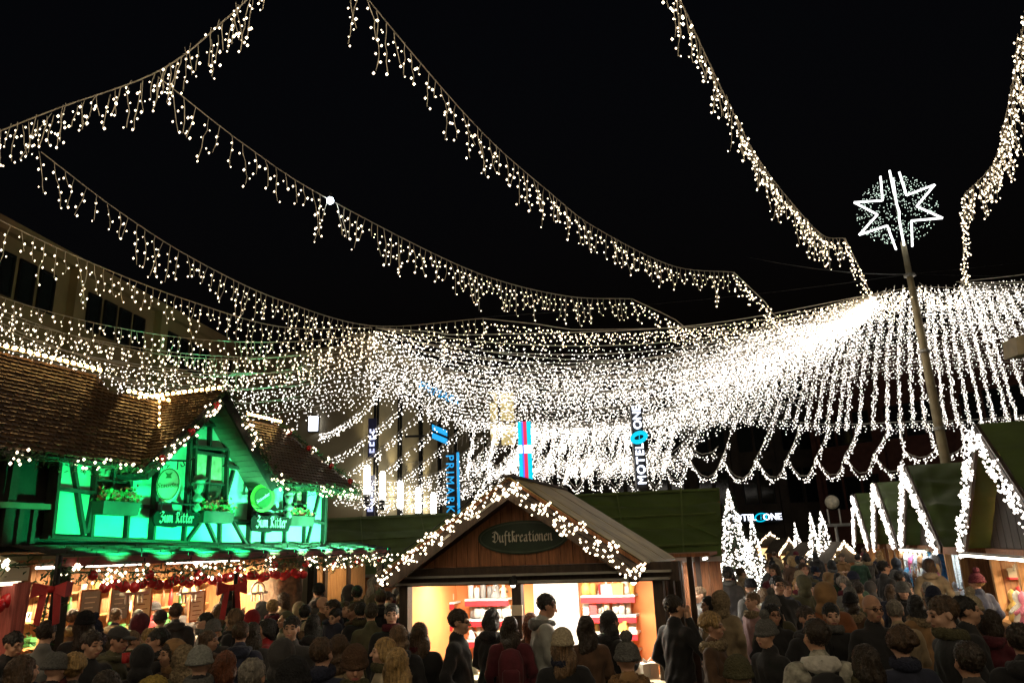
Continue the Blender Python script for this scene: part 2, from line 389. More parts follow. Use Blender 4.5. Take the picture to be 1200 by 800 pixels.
# ------------------------------------------------------------------ mast with star
MX, MY = 13.75, 24.0
MASTM = mat('weathered_mast', (.34, .28, .17), .55, .2, var=.25, scale=3)
mast = empty('star_mast', (MX, MY, 0), 'tall steel mast topped by a lit star, carrying the canopy of lights', 'mast')
q = MB(); q.tube([(0, 0, 0), (0, 0, 5), (0, 0, 9), (0, 0, 12.2)], [.17, .15, .125, .085], 12); q.build('pole', MASTM, mast, smooth=True)
for z in (5.6, 8.2, 10.9):
    q = MB(); q.lathe([(.14, 0), (.18, .02), (.18, .1), (.14, .12)], 14, (0, 0, z)); q.build('collar', STEEL, mast)
STAR = emit('star_tube', (1.0, 1.0, 0.98), 3.2); SPARK = emit('star_spark', (.80, 1.0, .86), 1.6)
def star_half(ang, seed):                    # half of a six-pointed star, standing out from the mast like a page
    cz = 13.4; d = Vector((math.cos(ang), math.sin(ang), 0)); pts = []
    for k, a in enumerate((78, 52, 27, 0, -25, -52, -80)):
        r = 1.45 if k % 2 == 0 else .62; pts.append(d * (r * math.cos(RAD(a))) + Vector((0, 0, cz + r * math.sin(RAD(a)))))
    q = MB()
    for a, b_ in zip(pts, pts[1:]): q.tube([a, b_], .034, 6)
    q.build('star_outline', STAR, mast)
    q = MB(); rnd = random.Random(seed)
    for k in range(300):
        a, r = RAD(rnd.uniform(-85, 85)), 1.3 * math.sqrt(rnd.uniform(.03, 1))
        q.octa(d * (r * math.cos(a)) + Vector((0, 0, cz + r * math.sin(a))), .016)
    q.build('sparkles', SPARK, mast, kind='stuff')
for k, a in enumerate((334, 152, 243)): star_half(RAD(a), k)
q = MB(); q.tube([(0, 0, 12.2), (0, 0, 14.85)], .03, 6); q.build('star_spine', STEEL, mast)

# ------------------------------------------------------------------ strings of icicle lights
HUB = Vector((MX, MY, 10.35))
G_IN = 'light strings fanning out from the mast'
def light_string(pts, label, group, sp=0.2, lo=.2, hi=.8, br=.03, seed=0, near=True, bm=None, jit=.02, dense=1, gapw=.12, skip=0.0, tip=False):
    rnd = random.Random(seed); path = spline(pts, sp); p0 = path[0].copy()
    wire, bulb = MB(), MB()
    wire.tube([p - p0 for p in (path[::2] if near else path[::5])] + [path[-1] - p0], .009 if near else .012, 4, False)
    mod = rnd.uniform(0, 6)
    for i, p in enumerate(path):
        for _ in range(dense):
            cl = .55 + .45 * math.sin(i * .55 + mod + rnd.uniform(-.5, .5))
            if rnd.random() < skip: continue
            L = lo + (hi - lo) * (0.35 * rnd.random() + .65 * cl * rnd.random() ** .6)
            base = p - p0 + Vector((rnd.uniform(-jit, jit), rnd.uniform(-jit, jit), 0))
            cur = base.copy(); pl = [cur.copy()]; lean = Vector((rnd.uniform(-.18, .18), rnd.uniform(-.18, .18), 0)); z = .06
            side = 1
            while z < L:
                st_ = gapw * rnd.uniform(.75, 1.3)
                cur = cur + Vector((0, 0, -st_)) + lean * st_ + Vector((rnd.uniform(-.025, .025), rnd.uniform(-.025, .025), 0))
                pl.append(cur.copy()); z += st_; side = -side
                off = Vector((side * rnd.uniform(.015, .045), rnd.uniform(-.03, .03), -.01))
                r = br * rnd.uniform(.55, 1.25)
                if near: bulb.octa(cur + off, r, r * 1.25)
                else: bulb.octa(cur + off, r)
            if near and len(pl) > 1: wire.tube(pl, .006, 3, False)
    o = empty('light_string', p0, label, 'light string', group)
    wire.build('wire', WIRE, o); bulb.build('bulbs', bm or BULB, o, kind='stuff'); return o
P3 = lambda L: [at_z(x, y, z) for x, y, z in L]
# the near strings that pass overhead
NODE = dict(B3=(440, 384, 8.0), B2=(566, 373, 8.2), B1=(740, 350, 8.6), C=(860, 319, 9.0), Dn=(990, 279, 9.4), E=(1130, 228, 9.8))
light_string(P3([(-60, 178, 8.2), (60, 130, 8.1), (185, 84, 8.2), (270, 18, 8.4), (330, -40, 8.5), (430, -120, 8.7)]), 'thick icicle light garland crossing the strings high over the square', None, sp=.1, lo=.12, hi=.85, br=.0155, seed=1, jit=.07, dense=1)
light_string(P3([(185, 90, 8.2), (290, 172, 7.8), (390, 236, 7.7), (560, 320, 8.0), (665, 347, 8.3), (740, 350, 8.6)]), 'long icicle light string with a cold white strobe bulb', None, sp=.185, lo=.2, hi=.95, br=.0155, seed=2)
light_string(P3([(48, 178, 8.15), (140, 248, 7.7), (230, 305, 7.5), (330, 352, 7.6), (440, 382, 7.9), (566, 373, 8.2)]), 'icicle light string running just below the one with the strobe bulb', None, sp=.185, lo=.2, hi=.95, br=.0155, seed=3)
light_string(P3([(-60, 225, 8.0), (0, 258, 7.7), (100, 305, 7.5), (215, 350, 7.5), (330, 383, 7.7), (440, 384, 8.0)]), 'icicle light string hanging before the brown office windows', None, sp=.185, lo=.2, hi=.95, br=.0155, seed=4)
light_string(P3([(345, -120, 8.8), (430, -2, 8.5), (560, 150, 8.2), (640, 222, 8.2), (700, 268, 8.4), (790, 312, 8.7), (860, 319, 9.0)]), 'icicle light string crossing the black sky to the canopy between its long neighbours', None, sp=.18, lo=.2, hi=.95, br=.0155, seed=5)
light_string(P3([(760, -90, 9.2), (797, 0, 8.8), (880, 172, 8.6), (930, 240, 8.8), (965, 276, 9.1), (990, 279, 9.4)]), 'icicle light string dropping to the canopy left of the star', None, sp=.13, lo=.2, hi=1.0, br=.0165, seed=6)
light_string(P3([(1225, -90, 9.6), (1203, 10, 9.3), (1180, 130, 9.2), (1165, 190, 9.4), (1130, 228, 9.8)]), 'icicle light string dropping to the canopy right of the star', None, sp=.085, lo=.2, hi=1.1, br=.0175, seed=7, jit=.05)
P = at_z(387, 235, 7.68); e = empty('strobe_bulb', P, 'cold white strobe bulb shining on a long light string', 'bulb')
q = MB(); q.ball((0, 0, 0), .055, 10, 6); q.build('globe', emit('strobe', (.78, .93, 1), 30), e, smooth=True); q = MB(); q.lathe([(.03, .05), (.03, .13)], 8); q.build('socket', BLACKM, e)
# ring cable points around the mast
RING = [at_z(*NODE[k]) for k in ('E', 'Dn', 'C', 'B1', 'B2', 'B3')]
RFAR = P3([(436, 412, 8.0), (438, 448, 7.9), (480, 470, 7.8), (535, 488, 7.7), (620, 494, 7.65), (720, 492, 7.7), (820, 489, 7.8), (900, 492, 7.8), (980, 497, 7.8), (1060, 494, 7.9), (1130, 492, 8.0), (1200, 486, 8.2), (1290, 470, 8.6)])
ringp = spline([RING[-1]] + RFAR, 0.25)
hub0 = lambda e_: HUB + Vector(((e_ - HUB).x, (e_ - HUB).y, 0)).normalized() * 1.5 - Vector((0, 0, .15))
light_string(spline(RFAR[3:], .3), 'dense rim of white icicle lights along the far edge of the canopy', None, sp=.17, lo=.15, hi=.6, br=.022, seed=11, near=False, bm=BULBW, jit=.08)
for k, (nm, x, y) in enumerate((('E', 1128, 332), ('Dn', 1022, 344), ('C', 921, 377), ('B1', 822, 388), ('B2', 690, 386), ('B3', 560, 392))):
    nd = at_z(*NODE[nm]); h_ = hub0(nd); t_ = (.45, .45, .42, .38, .38, .38)[k]; mid = nd.lerp(h_, t_)
    mz = at_y(x, y, mid.y)
    light_string([nd, nd.lerp(mz, .55), mz, mz.lerp(h_, .5) - Vector((0, 0, .42)), h_], 'warm light string rising from the canopy rim to a raised cable knot', 'strings rising to the cable knots', sp=.12, lo=.15, hi=.65, br=.021, seed=60 + k, near=False, bm=BULB, jit=.05)
# fine fan between mast head and ring
NI = 62
for k in range(NI):
    t = (k / (NI - 1)) ** .92 * (len(ringp) - 1); e_ = ringp[int(t)]
    s_ = 1.5 + .8 * ((k * 7) % 5) / 5 if e_.x < 4 else .5 + .25 * ((k * 7) % 5) / 5
    xr = pix(e_)[0]
    if xr > 760 and e_.y > 25:            # over the far side the strings run along a raised crest before they fall to the rim
        xs_ = 1065 + (xr - 1065) * .62; ys_ = 334 + max(0, (1050 - xs_)) * .30 if xs_ < 1065 else 334; a_ = at_y(xs_, ys_, 24.0 + .6 * ((k * 5) % 7) / 7)
        b_ = a_.lerp(e_, .55); b_.z = a_.z + (e_.z - a_.z) * .30; pth = [a_, a_.lerp(b_, .5) + Vector((0, 0, .12)), b_, b_.lerp(e_, .5) - Vector((0, 0, .05)), e_]
    else: pth = sag(hub0(e_), e_, s_)
    light_string(pth, 'white light string between the mast head and the canopy rim', G_IN, sp=.17, lo=.15, hi=.7, br=.0175 + .0003 * max(0, e_.y - 14), seed=100 + k, near=False, bm=BULBW, jit=.05)
for k in range(16):
    e_ = ringp[int(k * 1.6)]
    light_string(sag(hub0(e_), e_, 1.05 + .13 * ((k * 5) % 9)), 'white light string from the mast head to the left end of the canopy rim', 'strings to the left end of the rim', sp=.15, lo=.15, hi=.75, br=.0185, seed=230 + k, near=False, bm=BULBW, jit=.06)
# crest strings running across the far crest
for k in range(14):
    o_ = 7 * k; d_ = 24.2 + .42 * k
    light_string([at_y(x, y + o_ * f_, d_) for x, y, f_ in ((800, 402, .9), (890, 390, 1), (970, 362, 1), (1060, 338, 1), (1135, 338, 1), (1215, 342, 1), (1300, 346, 1))], 'white light string strung across the crest of the canopy', 'crest strings', sp=.115, lo=.12, hi=.5, br=.017, seed=160 + k, near=False, bm=BULBW, jit=.06, skip=.15)
# to the right, over the gabled stalls, and towards us
for k in range(14):
    a = RAD(-62 + 88 * k / 13); e_ = Vector((MX + 15 * math.cos(a), MY + 15 * math.sin(a), 10.2 - .05 * k))
    light_string(sag(hub0(e_), e_, .9 + .3 * (k % 3)), 'white light string from the mast out over the gabled stalls', 'strings over the gabled stalls', sp=.13, lo=.15, hi=.7, br=.0155, seed=200 + k, near=False, bm=BULBW, jit=.05)
# from the rim to the office building on the left
for k in range(12):
    a = ringp[int(2 + k * 2.3)]; e_ = at_z(-70, 322 + 8 * k, 8.6)
    light_string(sag(a, e_, .75 + .35 * (k % 3)), 'white light string from the canopy rim towards the brown office building', 'light strings to the office building', sp=.16, lo=.15, hi=.62, br=.020, seed=300 + k, near=k < 4, bm=BULB if k < 5 else BULBW, jit=.05)
# sparse ones down to the store wall
for k, (rx, x, y, d) in enumerate(((2.2, 374, 506, 35.5), (2.9, 372, 541, 35.6), (3.3, 380, 566, 35.8), (3.8, 392, 585, 36), (4.2, 415, 592, 36.4), (4.6, 440, 596, 37), (5.0, 470, 594, 38), (5.4, 500, 590, 39), (5.8, 526, 585, 40))):
    a = RFAR[int(rx) - 1].lerp(RFAR[int(rx)], rx % 1); e_ = at_y(x, y, d)
    light_string(sag(a, e_, .35), 'white light string from the canopy rim down to the beige store', 'light strings to the store', sp=.17, lo=.15, hi=.55, br=.028, seed=340 + k, near=False, bm=BULBW, jit=.05, skip=.12)
for k in range(5):
    light_string(sag(at_y(388 + 4 * k, 556 + 7 * k, 34 - .8 * k), at_y(552 + 3 * k, 540 + 6 * k, 37 - .6 * k), .5), 'long swag of white lights before the beige store', 'swags before the store', sp=.12, lo=.1, hi=.5, br=.026, seed=360 + k, near=False, bm=BULBW, jit=.06)
# short drops from the far rim and the scalloped swags between them
ENDS = [at_y(x, y, d) for x, y, d in [(548 + 23 * k, 548 + (6 if k % 2 else 0) - .4 * k, 36.5 - .12 * k) for k in range(11)] + [(806, 534, 35), (846, 536, 35), (886, 536, 35), (922, 535, 35), (956, 534, 35), (990, 532, 35), (1024, 530, 35), (1060, 528, 35), (1096, 526, 34.8), (1130, 520, 34.6), (1166, 514, 34.4), (1204, 508, 34)]]
for k, e_ in enumerate(ENDS):
    x_, y_ = pix(e_); rx = 535 + (x_ + 34 - 560) * 1.02 if x_ < 1050 else x_ - 6
    a = min(ringp, key=lambda q_: abs(pix(q_)[0] - rx) + (1e3 if q_.y < 24 else 0))
    light_string(sag(a, e_, .12), 'short white light string dropping from the far rim', 'drops from the far rim', sp=.13, lo=.1, hi=.42, br=.028, seed=400 + k, near=False, bm=BULBW, jit=.04)
rr_ = random.Random(8)
for k in range(34):                       # the hem is thick on the store side
    t_ = rr_.uniform(0, 10.2); e_ = ENDS[int(t_)].lerp(ENDS[int(t_) + 1], t_ % 1) + Vector((rr_.uniform(-.4, .4), rr_.uniform(-.5, 2.5), rr_.uniform(-.1, .5))); x_ = pix(e_)[0] + rr_.uniform(10, 60)
    a = min(ringp, key=lambda q_: abs(pix(q_)[0] - x_) + (1e3 if q_.y < 24 else 0))
    light_string(sag(a, e_, .15), 'white light string in the thick hem between store and hotel', 'thick hem strings', sp=.16, lo=.1, hi=.75, br=.024, seed=440 + k, near=False, bm=BULBW, jit=.08)
for k in range(len(ENDS) - 1):
    light_string(sag(ENDS[k], ENDS[k + 1], .95 if k < 18 else .35), 'sagging swag of white lights at the foot of the canopy', 'scalloped swags', sp=.1 if k < 10 else .07, lo=.08, hi=.4, br=.027, seed=500 + k, near=False, bm=BULBW, jit=.05)
    if k < 11:
        for lev in (1, 2, 3):
            light_string(sag(ENDS[k] + Vector((.3 * lev, 1.2 * lev, .35 * lev)), ENDS[k + 1] + Vector((.3 * lev, 1.2 * lev, .3 * lev)), .5), 'sagging swag of white lights hung behind the foremost swags', 'rear swags', sp=.1, lo=.1, hi=.7, br=.025, seed=600 + 10 * k + lev, near=False, bm=BULBW, jit=.15)
    if k < 12: light_string(sag(ENDS[k] + Vector((0, .3, .7)), ENDS[k + 1] + Vector((0, .3, .6)), .5), 'upper sagging swag of white lights at the foot of the canopy', 'upper scalloped swags', sp=.1, lo=.08, hi=.5, br=.026, seed=560 + k, near=False, bm=BULBW, jit=.1)
# unseen strings added behind the viewpoint, their bulbs boosted to light the near scene
BULBN = emit('boosted_bulb', (1.0, 0.80, 0.52), 30.0)
for k in range(18):
    a, b_ = Vector((-11 + 1.35 * k, 3.6 + .5 * (k % 2), 8.7)), Vector((-14 + 1.7 * k, -15, 9.2))
    light_string(sag(a, b_, .9), 'unseen light string added overhead towards the rear of the square', 'added light strings behind the viewpoint', sp=.3, lo=.2, hi=.8, br=.032, seed=700 + k, near=False, bm=BULBN, jit=.05)
# two unlit icicle strings
for k, (A_, B_) in enumerate((((548, 512, 33), (712, 470, 29)), ((470, 540, 34), (548, 505, 33)))):
    a, b_ = at_y(*A_), at_y(*B_); q = MB(); pth = spline(sag(a, b_, .5), .3)
    q.tube([p - a for p in pth], .014, 4, False)
    for p in pth[1:]: q.tube([p - a, p - a - Vector((.03, 0, random.uniform(.4, .75)))], .009, 3, False)
    q.build('dark_light_string', WIRE, None, label=('long' if k == 0 else 'short') + ' unlit icicle string hanging in a dark gap of the canopy', cat='light string').location = a
# stay cables from the mast head
for k, (x, y, z) in enumerate(((6, 17.5, 9.3), (24, 22, 10.0), (25, 19, 10.6), (-1, 19.5, 8.6))):
    q = MB(); q.tube(sag((MX, MY, 11.0), (x, y, z), .15), .008, 4, False); q.build('stay_cable', BLACKM, mast).matrix_parent_inverse = Matrix.Translation((-MX, -MY, 0))
# ------------------------------------------------------------------ garlands, boxes, letters
def garland(path, label, r=.1, leaves=70, bulbs=14, bm=None, br=.024, seed=0, group=None, name='fir_garland', bows=0, clump=True, cat='garland', bulb_r=1.0, leafm=None):
    rnd = random.Random(seed); pts = spline(path, .1); p0 = pts[0].copy(); lf, bl = MB(), MB()
    stem = MB(); stem.tube([p - p0 for p in pts[::2]] + [pts[-1] - p0], .012, 4, False)
    L = len(pts) * .1
    for _ in range(int(leaves * L)):
        p = pts[rnd.randrange(len(pts))] - p0 + Vector((rnd.gauss(0, 1), rnd.gauss(0, 1), rnd.gauss(-.1, .9))) * r * .55
        d = Vector((rnd.gauss(0, 1), rnd.gauss(0, 1), rnd.gauss(-.3, .8))).normalized() * rnd.uniform(.05, .1); w = d.cross(Vector((rnd.random(), rnd.random(), rnd.random()))).normalized() * .014
        lf.add([p - w, p + w, p + d + w * .3, p + d - w * .3], [(0, 1, 2, 3)])
    k = 0; n = int(bulbs * L)
    while k < n:
        c = pts[rnd.randrange(len(pts))] - p0
        for _ in range(rnd.randint(2, 6) if clump else 1):
            bl.octa(c + Vector((rnd.uniform(-.12, .12), rnd.uniform(-.12, .12), rnd.uniform(-1, .7) * r)) * bulb_r, br * rnd.uniform(.8, 1.15)); k += 1
    o = empty(name, p0, label, cat, group)
    stem.build('stem', FIR, o); lf.build('needles', leafm or FIR, o, kind='stuff')
    if n: bl.build('bulbs', bm or BULB, o, kind='stuff')
    for i in range(bows):
        b_ = pts[int((i + .5) / bows * len(pts))] - p0; ball = MB(); ball.ball(b_ + Vector((0, 0, -.04)), .07, 8, 5); ball.build('red_bow', RED, o, smooth=True)
    return o
NIB = {   # pen strokes of black-letter shapes, unit x-height
    'D': [[(.1, 1.45), (.5, 1.6), (.95, 1.2), (.95, .45), (.55, 0), (.1, .25)], [(.4, 1.35), (.4, .35)], [(.05, .9), (.4, .8)]],
    'u': [[(.1, 1), (.1, .2), (.3, 0), (.5, .2)], [(.55, 1), (.55, .15), (.7, 0)]],
    'f': [[(.55, 1.55), (.35, 1.6), (.25, 1.35), (.25, -.45)], [(.05, 1), (.5, 1)]],
    't': [[(.25, 1.4), (.25, .2), (.42, 0), (.58, .15)], [(.05, 1), (.5, 1)]],
    'k': [[(.15, 1.6), (.15, 0)], [(.5, 1.45), (.3, 1.5), (.15, 1.2)], [(.15, .7), (.5, .85), (.3, .55), (.55, .05)]],
    'r': [[(.1, 1), (.1, 0)], [(.1, .75), (.4, 1), (.5, .8)]],
    'e': [[(.12, .5), (.5, .75), (.4, 1), (.12, .8), (.12, .2), (.3, 0), (.52, .18)]],
    'a': [[(.15, .85), (.4, 1), (.5, .85), (.5, .15), (.62, 0)], [(.5, .6), (.15, .45), (.12, .15), (.3, 0), (.5, .2)]],
    'i': [[(.15, 1), (.15, .15), (.3, 0)], [(.1, 1.3), (.2, 1.45)]],
    'o': [[(.1, .8), (.1, .2), (.32, 0), (.52, .2), (.52, .8), (.3, 1), (.1, .8)]],
    'n': [[(.1, 1), (.1, .05)], [(.1, .8), (.4, 1), (.5, .85), (.5, .15), (.62, 0)]],
    'm': [[(.1, 1), (.1, .05)], [(.1, .8), (.35, 1), (.45, .85), (.45, .05)], [(.45, .8), (.7, 1), (.8, .85), (.8, .15), (.92, 0)]],
    'Z': [[(.1, 1.35), (.45, 1.6), (.8, 1.4), (.35, .9), (.8, .7), (.75, .2), (.4, -.1), (.1, .15)]],
    'R': [[(.1, 1.3), (.3, 1.55), (.3, 0), (.1, .1)], [(.3, 1.5), (.75, 1.55), (.8, 1.1), (.35, .85), (.85, 0), (1.0, .15)]],
}
ADV = dict(D=1.15, u=.78, f=.6, t=.66, k=.68, r=.6, e=.64, a=.76, i=.4, o=.68, n=.76, m=1.05, Z=1.0, R=1.1)
def blackletter(s, h, depth=.01):        # local x right, y up, z out; centred
    w = sum(ADV.get(c, .5) for c in s) * h; q = MB(); x = -w / 2; nib = Vector((.085, .085)) * h; th = Vector((.02, -.02)) * h
    for c in s:
        for stt in NIB.get(c, []):
            for a, b_ in zip(stt, stt[1:]):
                A, B = Vector((x + a[0] * h, (a[1] - .5) * h)), Vector((x + b_[0] * h, (b_[1] - .5) * h))
                pts = [A - nib, A + nib, B + nib, B - nib, A + th, A - th, B + th, B - th]
                hull = convex(pts); q.prism([(p[0], p[1], 0) for p in hull], (0, 0, depth))
        x += ADV.get(c, .5) * h
    return q
def convex(P):
    P = sorted((round(p[0], 6), round(p[1], 6)) for p in P)
    def half(Q):
        o = []
        for p in Q:
            while len(o) > 1 and (o[-1][0] - o[-2][0]) * (p[1] - o[-2][1]) - (o[-1][1] - o[-2][1]) * (p[0] - o[-2][0]) <= 0: o.pop()
            o.append(p)
        return o
    a, b_ = half(P), half(P[::-1]); return a[:-1] + b_[:-1]

# ------------------------------------------------------------------ the half-timbered tavern
TF = Frame((-6.76, 11.0, 0), (2.15, 6.5))
PLASTER = mat('pale_green_plaster', (0.20, 0.37, 0.28), 0.9, var=0.06, scale=3, bump=0.25, bscale=25)
TIMBER = mat('dark_timber', (0.014, 0.013, 0.009), 0.8, var=0.4, scale=5, bump=0.4)
TILE = mat('brown_roof_tile', (0.085, 0.05, 0.026), 0.3, var=0.45, scale=7, bump=0.3)
BOARDG = mat('soffit_boards', (0.08, 0.075, 0.05), 0.6, var=0.25, scale=4)
house = empty('half_timbered_tavern', TF(3.4, 0, 0), 'half-timbered tavern with tiled gable roof floodlit in green', 'tavern')
hoff = -Vector(house.location)
def hput(mb, nm, m, parent=None, **kw):
    o = mb.build(nm, m, parent or house, **kw)
    o.matrix_parent_inverse = Matrix.Translation(hoff); return o
def fpt(x, y, v=0.0):
    u_, z_ = TF.uz(x, y, v); return TF(u_, v, z_)
PANELS = [[(68, 531), (84, 533), (92, 572), (64, 571)], [(84, 533), (108, 538), (105, 576), (91, 573)], [(63, 573), (89, 575), (95, 626), (57, 625)], [(89, 575), (107, 577), (103, 627), (95, 626)],
          [(106, 588), (147, 592), (145, 630), (103, 627)], [(147, 592), (176, 594), (173, 631), (145, 630)], [(152, 542), (179, 544), (176, 594), (152, 592)],
          [(180, 538), (205, 528), (216, 600), (176, 597)], [(176, 597), (216, 600), (213, 633), (173, 631)], [(216, 600), (254, 605), (254, 636), (213, 633)], [(254, 605), (290, 611), (287, 637), (254, 636)],
          [(262, 545), (292, 552), (290, 611), (262, 606)], [(205, 528), (226, 512), (225, 602), (216, 600)], [(226, 497), (244, 499), (243, 526), (224, 524)], [(244, 499), (264, 501), (262, 528), (243, 526)],
          [(264, 499), (270, 500), (292, 552), (262, 545)], [(232, 499), (262, 466), (270, 501)], [(205, 528), (226, 499), (226, 513)],
          [(292, 550), (312, 560), (335, 572), (333, 603), (290, 600)], [(290, 600), (309, 602), (306, 637), (287, 637)], [(309, 602), (333, 604), (331, 639), (306, 637)], [(333, 604), (356, 610), (354, 640), (331, 639)],
          [(356, 610), (377, 612), (375, 641), (354, 640)], [(357, 575), (378, 577), (377, 612), (356, 610)]]
for pl in PANELS:
    q = MB(); q.prism([fpt(*p) for p in pl][::-1], -TF.n * .06); hput(q, 'plaster_panel', PLASTER)
TIMB = [((50, 629), (379, 642), .17), ((66, 528), (55, 630), .2), ((111, 536), (103, 629), .13), ((81, 531), (96, 626), .1), ((108, 577), (99, 624), .08), ((62, 572), (111, 578), .12), ((108, 587), (176, 594), .1),
        ((148, 590), (145, 630), .09), ((181, 538), (174, 632), .17), ((221, 512), (213, 634), .11), ((237, 606), (217, 634), .09), ((238, 606), (251, 635), .09), ((256, 605), (255, 636), .09), ((268, 604), (286, 637), .09),
        ((178, 599), (290, 611), .12), ((230, 497), (270, 501), .12), ((222, 523), (264, 527), .12), ((244, 499), (243, 526), .09), ((265, 499), (262, 606), .12), ((281, 528), (275, 546), .08), ((262, 545), (312, 557), .11),
        ((294, 550), (288, 638), .15), ((272, 551), (263, 582), .08), ((290, 600), (378, 613), .12), ((309, 602), (306, 637), .09), ((333, 571), (331, 639), .1), ((356, 575), (354, 640), .09), ((378, 573), (376, 642), .15), ((373, 578), (358, 638), .08),
        ((152, 540), (149, 590), .1), ((227, 512), (224, 602), .1)]
for k, (a, b_, w) in enumerate(TIMB):
    q = MB(); off = .022 + .0021 * (k % 9); q.bar(fpt(*a) + TF.n * off, fpt(*b_) + TF.n * off, w, .05, up=TF.n.cross((fpt(*b_) - fpt(*a)).normalized())); o_ = hput(q, 'timber', TIMBER)
# bar(): section w is across the beam in the wall plane
CURT = mat('window_curtain', (.35, .25, .16), .8, var=.4, scale=8); PANEG = mat('window_glass', (.05, .04, .03), .1, var=.4, spec=.6)
def window(x0, y0, x1, y1, cols=2, rows=2):
    a, b_ = TF.uz(x0, y0), TF.uz(x1, y1); u0, u1, z0, z1 = a[0], b_[0], b_[1], a[1]
    f = MB(); t = .05
    for (p, q_, r, s) in ((u0, u1, z0, z0 + t), (u0, u1, z1 - t, z1), (u0, u0 + t, z0 + t + .001, z1 - t - .001), (u1 - t, u1, z0 + t + .001, z1 - t - .001)): TF.box(f, p, q_, -.05, .03, r, s)
    for k in range(1, cols): TF.box(f, u0 + (u1 - u0) * k / cols - .02, u0 + (u1 - u0) * k / cols + .02, -.045, .025, z0 + t + .001, z1 - t - .001)
    for k in range(1, rows): TF.box(f, u0 + t + .001, u1 - t - .001, -.04, .02, z0 + (z1 - z0) * k / rows - .018, z0 + (z1 - z0) * k / rows + .018)
    wo = hput(f, 'window', TIMBER)
    for i in range(cols):
        for j in range(rows):
            p = MB(); TF.box(p, u0 + (u1 - u0) * i / cols + .03, u0 + (u1 - u0) * (i + 1) / cols - .03, -.06, -.047, z0 + (z1 - z0) * j / rows + .03, z0 + (z1 - z0) * (j + 1) / rows - .03)
            pane = p.build('pane', CURT if j == rows - 1 else PANEG, wo)
    return u0, u1, z0, z1
window(113, 536, 151, 590); window(226, 527, 262, 603); window(336, 571, 356, 607)
# body behind the facade, hidden storey below and the back
q = MB(); TF.box(q, -3.2, 7.5, -3.4, -.2, 2.62, 3.9); hput(q, 'core_wall', TIMBER)
# gallery to the left
q = MB(); TF.box(q, -3.2, -.12, -.45, -.35, 2.75, 3.9); hput(q, 'gallery_wall', WOOD)
q = MB(); TF.box(q, -3.2, -.1, -.05, .06, 3.20, 3.28); hput(q, 'handrail', BOARDG)
for u_ in (-2.8, -2.1, -1.4, -.75): q = MB(); TF.box(q, u_, u_ + .12, -.1, .0, 2.7, 3.88); hput(q, 'gallery_post', TIMBER)
for u_ in (-1.25, -.62):
    q = MB(); TF.box(q, u_, u_ + .4, -.348, -.32, 3.3, 3.75); hput(q, 'curtain', CURT)
for k in range(14):
    q = MB(); TF.box(q, -3.1 + .21 * k, -3.03 + .21 * k, -.03, .03, 2.7, 3.195); hput(q, 'baluster', TIMBER)

# roofs: every tile is a small slab of its own
def tiled(face_o, ex, ey, inside, tw, th, name, m=TILE, seed=0, lift=.012):
    # ex along the course, ey up the slope, inside(a,b) -> bool
    rnd = random.Random(seed); nrm = ex.cross(ey).normalized(); q = MB()
    return rnd, nrm, q
def roof_face(poly, ex, ey, tw=.115, th=.095, seed=0, thick=.10):
    poly = [Vector(p) for p in poly]; o = poly[0]; ex = ex.normalized(); ey = ey.normalized(); nrm = ex.cross(ey).normalized()
    if nrm.z < 0: nrm = -nrm
    P2 = [((p - o).dot(ex), (p - o).dot(ey)) for p in poly]; rnd = random.Random(seed)
    s = MB(); s.prism([p - nrm * .03 for p in poly], -nrm * thick); hput(s, 'roof_deck', TIMBER)
    q = MB(); a0, a1 = min(p[0] for p in P2), max(p[0] for p in P2); b0, b1 = min(p[1] for p in P2), max(p[1] for p in P2)
    def ins(x, y):
        c = False
        for (x0, y0), (x1, y1) in zip(P2, P2[1:] + P2[:1]):
            if (y0 > y) != (y1 > y) and x < (x1 - x0) * (y - y0) / (y1 - y0) + x0: c = not c
        return c
    j = 0; b_ = b0
    while b_ < b1:
        a = a0 - (tw / 2 if j % 2 else 0)
        while a < a1:
            if ins(a + tw / 2, b_ + th / 2):
                lf = .018 + rnd.uniform(0, .012); sk = rnd.uniform(-.006, .006)
                c = lambda x, y, h: o + ex * x + ey * y + nrm * h
                w0, w1 = a + .004, a + tw - .004; ym = b_ + sk
                v = [c(w0, ym + th * .18, lf), c(w0 + tw * .3, ym, lf + .006), c(w1 - tw * .3, ym, lf + .006), c(w1, ym + th * .18, lf), c(w1, b_ + th * 1.25, -.004), c(w0, b_ + th * 1.25, -.004),
                     c(w0, ym + th * .18, lf - .03), c(w0 + tw * .3, ym, lf - .03), c(w1 - tw * .3, ym, lf - .03), c(w1, ym + th * .18, lf - .03)]
                q.add(v, [(0, 1, 2, 3, 4, 5), (1, 0, 6, 7), (2, 1, 7, 8), (3, 2, 8, 9)])
            a += tw
        b_ += th; j += 1
    hput(q, 'roof_tiles', TILE, kind='stuff')
pt = RAD(50); MN = TF.n * math.sin(pt) + Vector((0, 0, math.cos(pt))); MUP = -TF.n * math.cos(pt) + Vector((0, 0, math.sin(pt))); MO = TF(0, .38, 3.93)
mp_ = lambda x, y: at_pl(x, y, MO, MN)
def on_eave(x, y):
    p = mp_(x, y); return p
uL, uR = -3.6, 7.95
e0 = TF(uL, .38, 3.93); e1 = TF(uR, .38, 3.93)
r0_, r1_, r2_, r3_ = mp_(0, 404), mp_(112, 439), mp_(128, 459), mp_(186, 462)
r0_ = r1_ + (TF(uL, 0, 0) - TF(TF.uz(112, 439)[0], 0, 0)); r0_ = Vector((e0.x, e0.y, 0)) + (r1_ - Vector((r1_.x, r1_.y, 0))) ; 
uu = (r1_ - MO).dot(TF.u); hh = (r1_ - MO).dot(MUP); h2 = (r2_ - MO).dot(MUP)
